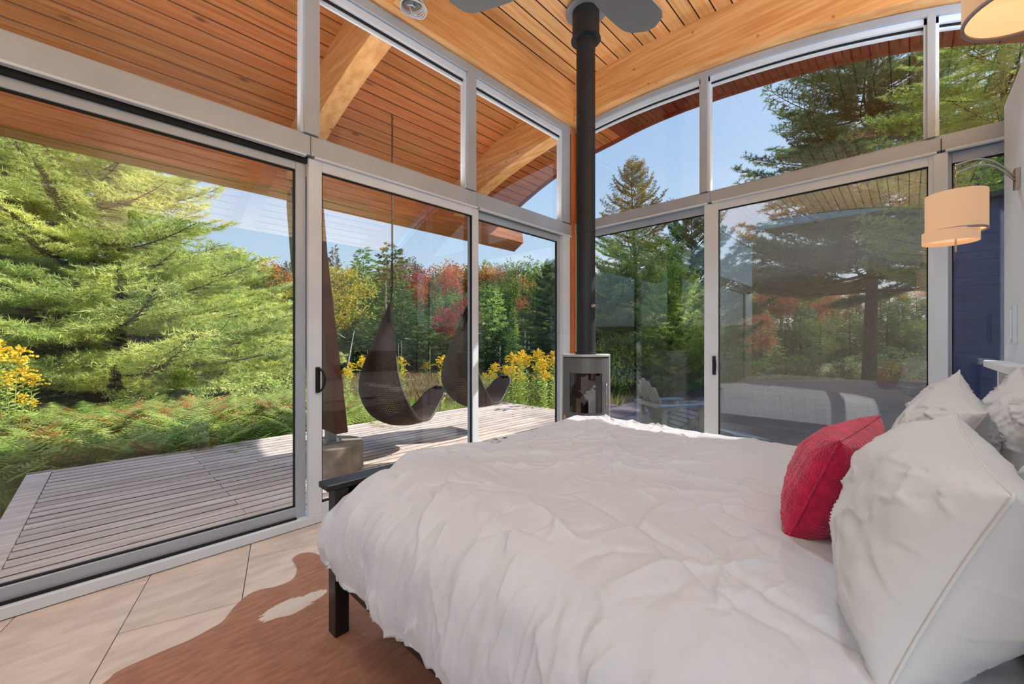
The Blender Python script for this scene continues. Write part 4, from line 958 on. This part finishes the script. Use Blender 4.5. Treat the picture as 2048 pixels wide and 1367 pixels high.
def far_tree(name, label, u, d, ytop, kind, var, leafm, group=None, wide=1.0, cat='tree', bark='bark', base=None):
    x, y, z = pb(u, d); z = z if base is None else base
    hgt = max(zat(ytop, d) - z, 1.2); t = thing(name, label, cat, (x, y, z - .1), R.uniform(0, 6.28), group)
    k = hgt / 10; t.scale = (k * wide, k * wide, k)
    c = bpy.data.objects.new('crown', CR[kind][var % len(CR[kind])]); COL.objects.link(c); c.parent = t; c.rotation_euler.z = R.uniform(0, 6.28)
    c.material_slots[0].link = 'OBJECT'; c.material_slots[0].material = M[leafm]
    b = bpy.data.objects.new('trunk', TRm); COL.objects.link(b); b.parent = t
    b.material_slots[0].link = 'OBJECT'; b.material_slots[0].material = M[bark]
    return t
named = [
 ('maple', 'yellow green maple just beyond the leaning column', 665, 30, 512, 'broad', 0, 'yellow', 1.0),
 ('spruce', 'small dark spire poking above the yellow green maple', 668, 46, 493, 'spruce', 0, 'greyb', .8),
 ('spruce', 'tall green conifer between column and hanging chair rope', 727, 36, 494, 'spruce', 1, 'spruceL', 1.2),
 ('spruce', 'tallest olive conifer in line with the hanging chair rope', 782, 38, 484, 'pine', 0, 'spruceO', .9),
 ('tree', 'bare greyish crown behind the tallest olive conifer', 812, 48, 496, 'broad', 1, 'greyb', .6),
 ('maple', 'upper bright red maple on the wooded hill', 846, 46, 522, 'broad', 1, 'red', .5),
 ('maple', 'second red maple beside the brightest one on the hill', 893, 48, 530, 'broad', 2, 'redo', .5),
 ('maple', 'rust orange maple below the red crowns', 850, 40, 560, 'broad', 0, 'redo', .5),
 ('maple', 'low crimson maple above the marsh edge', 888, 33, 604, 'broad', 1, 'red', .7),
 ('maple', 'dark crimson maple next to the slim door post', 926, 32, 590, 'broad', 2, 'red', .7),
 ('maple', 'orange crown on the skyline beyond the slim door post', 985, 52, 522, 'broad', 0, 'orange', .7),
 ('maple', 'greyish thin crown beside the orange skyline tree', 1008, 46, 535, 'broad', 2, 'greyb', .7),
 ('maple', 'golden orange crown beside the dark corner conifer', 1030, 50, 530, 'broad', 1, 'orange', .8),
 ('pine', 'grey green pine with a round crown right of the door post', 985, 30, 568, 'pine', 0, 'spruceL', .9),
 ('spruce', 'slim bright green young spruce at the marsh edge', 1027, 26, 610, 'spruce', 2, 'spruceL', .9),
 ('spruce', 'light green tree rising behind the young spruce', 1046, 40, 511, 'broad', 0, 'greenb', .7),
 ('spruce', 'dark conifer directly behind the woven chair back', 805, 31, 560, 'spruce', 1, 'spruceD', 1.1),
 ('maple', 'rust red tree low behind the young spruce', 1052, 36, 592, 'broad', 2, 'redo', .5),
 ('spruce', 'dark spruce behind the crimson maple', 870, 37, 545, 'spruce', 0, 'spruceD', 1.0),
 ('maple', 'yellow branch tree at the edge of the sunlit pine', 572, 22, 556, 'broad', 1, 'yellow', 1.1),
 ('maple', 'orange tree on the distant hill beyond the wide pane', 1540, 60, 563, 'broad', 0, 'redo', 1.1),
 ('maple', 'golden tree on the distant hill beyond the wide pane', 1610, 58, 570, 'broad', 1, 'orange', 1.1),
 ('maple', 'rust tree low on the slope beyond the wide pane', 1665, 48, 590, 'broad', 2, 'redo', .9),
 ('maple', 'small rust bush tree near the yard beyond the wide pane', 1505, 30, 612, 'broad', 2, 'redo', .8),
 ('spruce', 'grey green conifer at the edge of the door post and wide pane', 1450, 24, 545, 'pine', 1, 'spruceD', .9),
]
for (nm, lb, u, d, yt, kd, va, lm, wd) in named: far_tree(nm, lb, u, d, yt, kd, va, lm, None, wd)
R.seed(21)
mixA = ['spruceD', 'spruceD', 'spruceO', 'greenb', 'spruceL', 'orange', 'spruceD', 'redo', 'greenb']
lbl = {'spruceD': ('spruce', 'dark green conifer in the dense far treeline, one of many alike'), 'spruceO': ('spruce', 'olive green conifer in the dense far treeline, one of many alike'),
       'spruceL': ('spruce', 'light green conifer in the dense far treeline, one of many alike'), 'greenb': ('tree', 'green broadleaf tree in the far treeline, one of many alike'),
       'orange': ('maple', 'orange autumn tree in the far treeline, one of many alike'), 'redo': ('maple', 'rust autumn tree in the far treeline, one of many alike'), 'yellow': ('maple', 'yellow autumn tree in the far treeline, one of many alike'), 'greyb': ('tree', 'thin grey crowned tree in the far treeline, one of many alike')}
gname = {k: v[1].split(',')[0].replace('tree ', 'trees ').replace('conifer ', 'conifers ') for k, v in lbl.items()}
def zone(u):
    for a_, t_ in ((480, 'behind the sunlit pines'), (640, 'just before the leaning column'), (800, 'between the column and the first hanging chair rope'), (950, 'between the two hanging chairs'), (1150, 'between the slim door post and the stove'), (1440, 'beyond the yard beside the stovepipe'), (9999, 'beyond the yard through the wide pane')):
        if u < a_: return t_
def filler(u, d, yt, lm, wide=1.0):
    kd = 'broad' if lm in ('greenb', 'orange', 'redo', 'yellow', 'greyb') else ('spruce' if R.random() < .75 else 'pine')
    a_ = lbl[lm][1].split(' in the')[0]; row_ = 'skyline ' if d > 50 else ('marsh edge ' if d < 38 else 'mid slope ')
    far_tree(lbl[lm][0], row_ + a_ + ' ' + zone(u), u, d, yt, kd, R.randrange(3), lm, row_ + a_ + 's ' + zone(u), wide)
for k in range(40):
    u = 330 + k * 21 + R.uniform(-8, 8); filler(u, R.uniform(52, 60), R.uniform(518, 545), R.choice(mixA + ['orange', 'greyb', 'redo']), 1.1)
for k in range(34):
    u = 420 + k * 21 + R.uniform(-8, 8); filler(u, R.uniform(38, 46), R.uniform(545, 600), R.choice(['spruceD', 'spruceD', 'spruceD', 'spruceO', 'spruceL', 'greenb']), 1.2)
for k in range(26):
    u = 480 + k * 25 + R.uniform(-8, 8); filler(u, R.uniform(32, 37), R.uniform(590, 645), R.choice(['spruceD', 'spruceD', 'spruceD', 'spruceL']), 1.5)
for k in range(34):
    u = 1180 + k * 24 + R.uniform(-8, 8); filler(u, R.uniform(54, 64), R.uniform(565, 590), R.choice(['orange', 'redo', 'greenb', 'spruceD', 'yellow']), 1.3)
for k in range(30):
    u = 1180 + k * 26 + R.uniform(-8, 8); filler(u, R.uniform(34, 44), R.uniform(600, 635), R.choice(['spruceD', 'spruceD', 'greenb', 'spruceD', 'spruceO']), 1.5)
for k in range(26):
    u = -150 + k * 25 + R.uniform(-8, 8); filler(u, R.uniform(26, 36), R.uniform(520, 580), R.choice(['spruceD', 'greenb', 'spruceL', 'spruceD']), 1.4)

for (u, yt) in ((700, 640), (722, 625), (756, 650), (785, 632), (815, 640), (838, 615), (858, 655), (880, 662), (905, 668), (930, 668), (952, 650), (975, 640), (1005, 650), (1075, 600)):
    filler(u, R.uniform(29, 31), yt, R.choice(['spruceD', 'spruceD', 'spruceO']), 1.7)
# bushes near the yard edge
BU = [broad_mesh(2, 1.1, 31, 36, 60, .09, .0), broad_mesh(2, 1.2, 32, 36, 60, .09, .0)]
for m_ in BU: m_.materials.append(M['greenb'])
def bush(u, d, s_, lm, label, group, zs=1.0):
    x, y, z = pb(u, d); o = bpy.data.objects.new('shrub', R.choice(BU)); COL.objects.link(o); o.location = (x, y, z - .05); o.rotation_euler.z = R.uniform(0, 6); o.scale = (s_, s_, s_ * zs)
    o.material_slots[0].link = 'OBJECT'; o.material_slots[0].material = M[lm]; tag(o, label, 'shrub', group)
for k in range(16):
    bush(1195 + k * 46 + R.uniform(-14, 14), R.uniform(14.5, 18.5) + (5 if 1440 < 1195 + k * 46 else 0), R.uniform(.7, 1.1), ['greenb', 'spruceD', 'pineD'][k % 3], 'leafy green shrub along the edge of the dark yard', 'shrubs along the yard edge')
for k in range(9):
    bush(1460 + k * 46 + R.uniform(-14, 14), R.uniform(19.5, 21.5), R.uniform(.6, .9), ['greyb', 'spruceO'][k % 2], 'brownish shrub at the far side of the dark yard', 'brown shrubs beyond the yard', .8)
bush(1222, 12.3, .62, 'pineB', 'bright leafy shrub beside the stove door in the garden pane', None, 1.6)
for k in range(14):
    bush(240 + k * 30 + R.uniform(-10, 10), R.uniform(10.5, 15), R.uniform(.45, .75), ['greenb', 'pineL', 'greenb'][k % 3], 'low leafy shrub in the meadow under the broad pine', 'low shrubs under the broad pine', .7)

# ---------------------------------------------------------------- grass, ferns, flowers
def blades(name, xy, hmin, hmax, wd, mt, label, lean=.35):
    n_ = len(xy); x, y = xy[:, 0], xy[:, 1]; z = gz(x, y) - .02; h = NR.uniform(hmin, hmax, n_); a = NR.uniform(0, 6.28, n_); ln = NR.uniform(.1, lean, n_) * h
    dx, dy = np.cos(a), np.sin(a); b = NR.uniform(0, 6.28, n_); sx, sy = np.cos(b) * wd / 2, np.sin(b) * wd / 2
    V = np.stack([np.c_[x - sx, y - sy, z], np.c_[x + sx, y + sy, z], np.c_[x + dx * ln * .4 + sx * .7, y + dy * ln * .4 + sy * .7, z + h * .6], np.c_[x + dx * ln * 1.3, y + dy * ln * 1.3, z + h]], 1).reshape(-1, 3)
    i = np.arange(n_) * 4; Fc = np.r_[np.stack([i, i + 1, i + 2], 1), np.stack([i, i + 2, i + 3], 1)]
    o = link(name, npmesh(name, V, Fc), mt); tag(o, label, 'grass', kind='stuff'); return o
def scatter(n_, u0, u1, d0, d1, pw=1.6):
    u = NR.uniform(u0, u1, n_); d = d0 + (d1 - d0) * NR.rand(n_)**pw
    p = d[:, None] * (FW[None, :2] + RT[None, :2] * ((u - CX) / F)[:, None]); return p
def off_deck(p): return p[~((p[:, 0] < 6.68) & (p[:, 0] > -.47) & (p[:, 1] < 6.68)) & ~((p[:, 0] > 4.4) & (p[:, 1] < 5.2 + .03 * p[:, 0]) ) & (p[:, 1] > 3.4)]
p = np.r_[off_deck(scatter(60000, -250, 1130, 4.0, 11.5)), off_deck(scatter(26000, -250, 700, 4.0, 8, 1.0))]
blades('meadow_grass', p, .10, .30, .013, M['grass'], 'long green meadow grass beyond the wooden deck')
p = off_deck(scatter(24000, 560, 1200, 11, 30, 1.2))
blades('marsh_grass', p, .2, .55, .03, M['grassdry'], 'dry brown marsh grass and sedge at the water edge')
def yard(p): return p[(p[:, 0] > 6.8) & (p[:, 1] > 5.0 - .0 * p[:, 0]) | (np.hypot(p[:, 0], p[:, 1]) > 22.5)]
p = yard(scatter(26000, 1180, 2080, 9.5, 26, .8)); blades('yard_grass', p, .2, .6, .02, M['spruceO'], 'olive tufted grass along the far rim of the yard')
pz = scatter(3000, 1560, 1860, 4.9, 5.8, 1.0); pz = pz[(pz[:, 0] > 4.7)]
n0 = len(pz); V = []
x, y = pz[:, 0], pz[:, 1]; a = NR.uniform(0, 6.28, n0); h = NR.uniform(.05, .16, n0)
V = np.stack([np.c_[x, y, np.full(n0, -.22)], np.c_[x + .006, y + .006, np.full(n0, -.22)], np.c_[x + np.cos(a) * .04, y + np.sin(a) * .04, -.22 + h]], 1).reshape(-1, 3)
tag(link('yard_weeds', npmesh('yard_weeds', V, np.arange(len(V)).reshape(-1, 3)), M['grass']), 'short green weeds in the gravel outside the wide pane', 'weeds', kind='stuff')

def fern_mesh(seed, n_f=9, L_=.6):
    rs = np.random.RandomState(seed); parts = []
    for i in range(n_f):
        az = i * 2.4 + rs.rand(); el = rs.uniform(.7, 1.2); l_ = L_ * rs.uniform(.7, 1.1); c = lambda t: np.array([math.cos(az) * l_ * t * math.cos(el) * (1 + .5 * t), math.sin(az) * l_ * t * math.cos(el) * (1 + .5 * t), l_ * (t * math.sin(el) - .35 * t * t)])
        P_ = []; D_ = []; Ls = []
        sdv = np.array([-math.sin(az), math.cos(az), 0])
        for k in range(16):
            t = .15 + .85 * k / 16
            for s_ in (-1, 1): P_.append(c(t)); tv = (c(t + .02) - c(t)); tv /= np.linalg.norm(tv); D_.append(sdv * s_ + tv * .35 + np.array([0, 0, rs.uniform(-.1, .1)])); Ls.append(.13 * l_ / .6 * math.sin(math.pi * (t * .85 + .12)))
        P_ = np.array(P_); D_ = np.array(D_); D_ /= np.linalg.norm(D_, axis=1, keepdims=True); Ls = np.array(Ls); w = np.array([math.cos(az), math.sin(az), .2]) * .012
        V = np.stack([P_ - w, P_ + w, P_ + D_ * Ls[:, None]], 1).reshape(-1, 3); parts.append((V, np.arange(len(V)).reshape(-1, 3), 0))
        v, f = stick(c(0), c(1), .004, .0015, 3); parts.append((v, f, 0))
    return combine(parts, 'fern')
FM = [fern_mesh(s_) for s_ in (1, 2, 3)]
for m_ in FM: m_.materials.append(M['fern'])
R.seed(31)
def place(me, name, x, y, z, s_, lm=None):
    o = bpy.data.objects.new(name, me); COL.objects.link(o); o.location = (x, y, z); o.rotation_euler.z = R.uniform(0, 6.28); o.scale = (s_, s_, s_)
    if lm: o.material_slots[0].link = 'OBJECT'; o.material_slots[0].material = M[lm]
    return o
cnt = 0
while cnt < 260:
    u = R.uniform(-60, 720); d = R.uniform(4.2, 10.2); x, y = at(u, d)
    if -.55 < x < 6.7 and y < 6.85: continue
    z = gzz(x, y); rust = R.random() < .16
    o = place(R.choice(FM), 'fern', x, y, z - .03, R.uniform(1.1, 1.9), 'rustfern' if rust else None)
    zf_ = 'below the goldenrod at the frame edge' if u < 130 else ('under the broad pine trunk' if u < 330 else ('before the deck edge under the smaller pine' if u < 540 else 'behind the leaning column')); zn_ = 'close to the deck' if d < 7.5 else 'further out'
    if rust: tag(o, 'rust coloured fern ' + zf_ + ', ' + zn_, 'fern', 'rust ferns ' + zf_ + ' ' + zn_)
    else: tag(o, 'green fern ' + zf_ + ', ' + zn_, 'fern', 'green ferns ' + zf_ + ' ' + zn_)
    cnt += 1
def weed_mesh(seed, flower, hgt=1.0):
    rs = np.random.RandomState(seed); parts = []
    v, f = stick((0, 0, 0), (.05, .02, hgt), .006, .003, 4); parts.append((v, f, 0)); P_ = []; D_ = []
    for k in range(44):
        t = .12 + .8 * k / 44; a = k * 2.4; P_.append([.05 * t, .02 * t, hgt * t]); D_.append([math.cos(a), math.sin(a), .35])
    v, f = quad_leaves(np.array(P_), np.array(D_, float), .11, .022); parts.append((v, f, 0))
    if flower:
        Q = []; QD = []
        for k in range(10):
            a = k * 2.4; l_ = .05 + .13 * (1 - k / 10) ; z = hgt * (.84 + .018 * k)
            for j in range(16): t = (j + 1) / 16; Q.append([.05 + math.cos(a) * l_ * t, .02 + math.sin(a) * l_ * t, z + .05 * math.sin(t * 2.2)]); QD.append(rs.normal(size=3) + [0, 0, 1.2])
        v, f = quad_leaves(np.array(Q), np.array(QD, float), .035, .03); parts.append((v, f, 1))
    return combine(parts, 'goldenrod')
GM = [weed_mesh(s_, True) for s_ in (1, 2)]; WM = [weed_mesh(s_, False) for s_ in (3, 4)]
for m_ in GM: m_.materials.append(M['stem']); m_.materials.append(M['gold'])
for m_ in WM: m_.materials.append(M['stem'])
def flo(u, d, ytop, fl, lab, grp):
    x, y = at(u, d)
    if -.55 < x < 6.75 and y < 6.85: return
    z = gzz(x, y); h = max(.35, zat(ytop, d) - z)
    if grp in ('tall weeds beyond the deck end', 'goldenrod beyond the deck end', 'weeds behind the column'):
        w_ = ('left of ' if 0 else '') + ('beside the leaning column' if u < 720 else 'below the first hanging chair' if u < 860 else 'by the second hanging chair' if u < 950 else 'next to the slim door post' if u < 1030 else 'next to the stove corner')
        w_ += ', front row' if d < 9.6 else ', back row'; lab = lab.split(' beyond')[0].split(' standing')[0].split(' just')[0].split(' in the')[0] + ' ' + w_; grp = grp + ' ' + w_
    tag(place(R.choice(GM if fl else WM), 'goldenrod' if fl else 'weed', x, y, z - .03, h), lab, 'plant', grp)
for k in range(46): flo(R.uniform(955, 1130), R.uniform(8.6, 11.5), R.uniform(702, 765), True, 'goldenrod with yellow flower heads just beyond the deck end', 'goldenrod beyond the deck end')
for k in range(170):
    uu_ = R.uniform(690, 1135); flo(uu_, R.uniform(8.6, 11), R.uniform(735, 790) if uu_ > 950 else R.uniform(785, 830), False, 'leafy green weed stem standing beyond the deck end', 'tall weeds beyond the deck end')
for k in range(16): flo(R.uniform(690, 950), R.uniform(9.0, 13), R.uniform(715, 750), True, 'goldenrod seen between the column and the hanging chairs', 'goldenrod behind the chairs')
for (u, yt) in ((8, 690), (26, 700), (45, 738), (20, 745), (55, 752), (38, 790), (-10, 700), (62, 800), (8, 760)): flo(u, R.uniform(6.9, 8.2), yt, True, 'goldenrod standing tall at the frame edge beside the ferns', 'goldenrod beside the ferns')
for k in range(60): flo(R.uniform(500, 720), R.uniform(8, 11.5), R.uniform(760, 830), False, 'green weed stem in the meadow behind the leaning column', 'weeds behind the column')

# dead snags and logs in the marsh
R.seed(44)
def snag(u, d, ytop, label, group=None, r=.07, ln=0):
    x, y = at(u, d); z = gzz(x, y); h = zat(ytop, d) - z
    q = MB().tube([(0, 0, -.3), (ln * .3, .02, h * .5), (ln, 0, h)], [r, r * .7, r * .2], 6)
    for k in range(4):
        a = R.uniform(0, 6.28); zz = h * R.uniform(.35, .9); q.tube([(0, 0, zz), (.35 * math.cos(a), .35 * math.sin(a), zz + R.uniform(-.05, .3))], [r * .35, r * .1], 4)
    o = tag(q.build('dead_tree', M['snag'], smooth=True), label, 'dead tree', group); o.location = (x, y, z)
snag(690, 15, 660, 'curved pale dead trunk standing beside the leaning column', None, .05, .35)
snag(772, 26, 560, 'thin white snag rising by the hanging chair tip', None, .05)
snag(1050, 24, 655, 'pair of thin grey snags near the young spruce', None, .05)
for u, d, yt in ((797, 24, 685), (803, 25, 680), (1058, 25, 665), (860, 25, 690), (735, 22, 700), (915, 24, 690), (1000, 27, 690), (620, 24, 700), (545, 21, 690)):
    snag(u, d, yt, 'thin grey snag standing in the marsh, one of several alike', 'grey snags in the marsh', .035)
for k in range(26):
    x, y = at(R.uniform(600, 1120), R.uniform(18, 30)); a = R.uniform(-.5, .5) - .78; L_ = R.uniform(1.2, 3.4)
    o = MB().tube([(-L_ / 2, 0, 0), (0, .05, .06), (L_ / 2, 0, .02)], [.07, .06, .03], 6).build('fallen_log', M['snag'], smooth=True)
    o.location = (x, y, -.95); o.rotation_euler = (0, R.uniform(-.05, .05), a); tag(o, 'bleached fallen log lying in the marsh, one of many', 'log', 'fallen logs in the marsh')
for k in range(12):
    x, y = at(R.uniform(1290, 1620), R.uniform(24, 32)); L_ = R.uniform(1.5, 3.5)
    o = MB().tube([(-L_ / 2, 0, 0), (0, .05, .06), (L_ / 2, 0, .02)], [.07, .06, .03], 6).build('fallen_log', M['snag'], smooth=True)
    o.location = (x, y, -.95); o.rotation_euler = (0, 0, -.78 + R.uniform(-.3, .3)); tag(o, 'pale log in the water seen through the garden panes', 'log', 'pale logs beyond the yard')

# ---------------------------------------------------------------- adirondack chair and footrest (face -Y)
ac = thing('adirondack_chair', 'weathered grey slatted garden chair in the yard beside the stove', 'chair', (*at(1340, 6.6), -.22), rd(-32))
# local: +x forward
for s_ in (-1, 1):
    MB().prism([(-.30, .0), (-.22, .0), (.40, .33), (.40, .40), (.30, .40)], .03, 1, s_ * .28 - .015).build('side_rail', M['adir'], ac, bevel=.003)
    MB().box((.30, s_ * .30 - .02, 0), (.38, s_ * .30 + .02, .56)).build('leg', M['adir'], ac, bevel=.003)
    MB().box((-.34, s_ * .30 - .02, .0), (-.27, s_ * .30 + .02, .60)).build('leg', M['adir'], ac, bevel=.003)
    MB().prism([(-.42, -.05 + s_ * .33), (.30, -.07 + s_ * .33), (.46, -.06 + s_ * .33), (.46, .06 + s_ * .33), (.30, .07 + s_ * .33), (-.42, .05 + s_ * .33)], .025, 2, .57).build('armrest', M['bluegrey'], ac, bevel=.003)  # armrests tinted blue to paint in the sky's reflection on grey wood
for k in range(5):
    MB().obox((.36 - .11 * k, 0, .40 - .045 * k), (1, 0, .42), .045, (0, 1, 0), .27, (-.42, 0, 1), .009).build('seat_slat', M['adir'], ac)
for k in range(5):
    yv = (k - 2) * .105; h_ = .86 - .05 * abs(k - 2)**1.5; tv = np.array([-.42, 0, .907])
    MB().obox(np.array([-.13, yv, .20]) + tv * h_ / 2, (0, 1, 0), .046 - .004 * abs(k - 2), tv, h_ / 2, (.907, 0, .42), .009).build('back_slat', M['adir'], ac, bevel=.003)
MB().box((-.40, -.30, .54), (-.34, .30, .60)).build('back_rail', M['adir'], ac); MB().box((-.22, -.28, .22), (-.16, .28, .28)).build('back_rail', M['adir'], ac)
fo = thing('footrest', 'low blue grey slatted footrest beside the garden chair', 'footrest', (*at(1478, 5.75), -.22), rd(-32))
for k in range(5): MB().obox((-.20 + .11 * k, 0, .30 - .02 * k), (1, 0, -.2), .045, (0, 1, 0), .26, (.2, 0, 1), .009).build('slat', M['bluegrey'], fo)
for s_ in (-1, 1):
    MB().prism([(-.26, .25), (-.26, .31), (.30, .20), (.42, 0), (.34, 0), (.24, .15)], .03, 1, s_ * .22 - .015).build('side_rail', M['bluegrey'], fo)
    MB().box((-.25, s_ * .22 - .015, 0), (-.19, s_ * .22 + .015, .30)).build('leg', M['bluegrey'], fo)
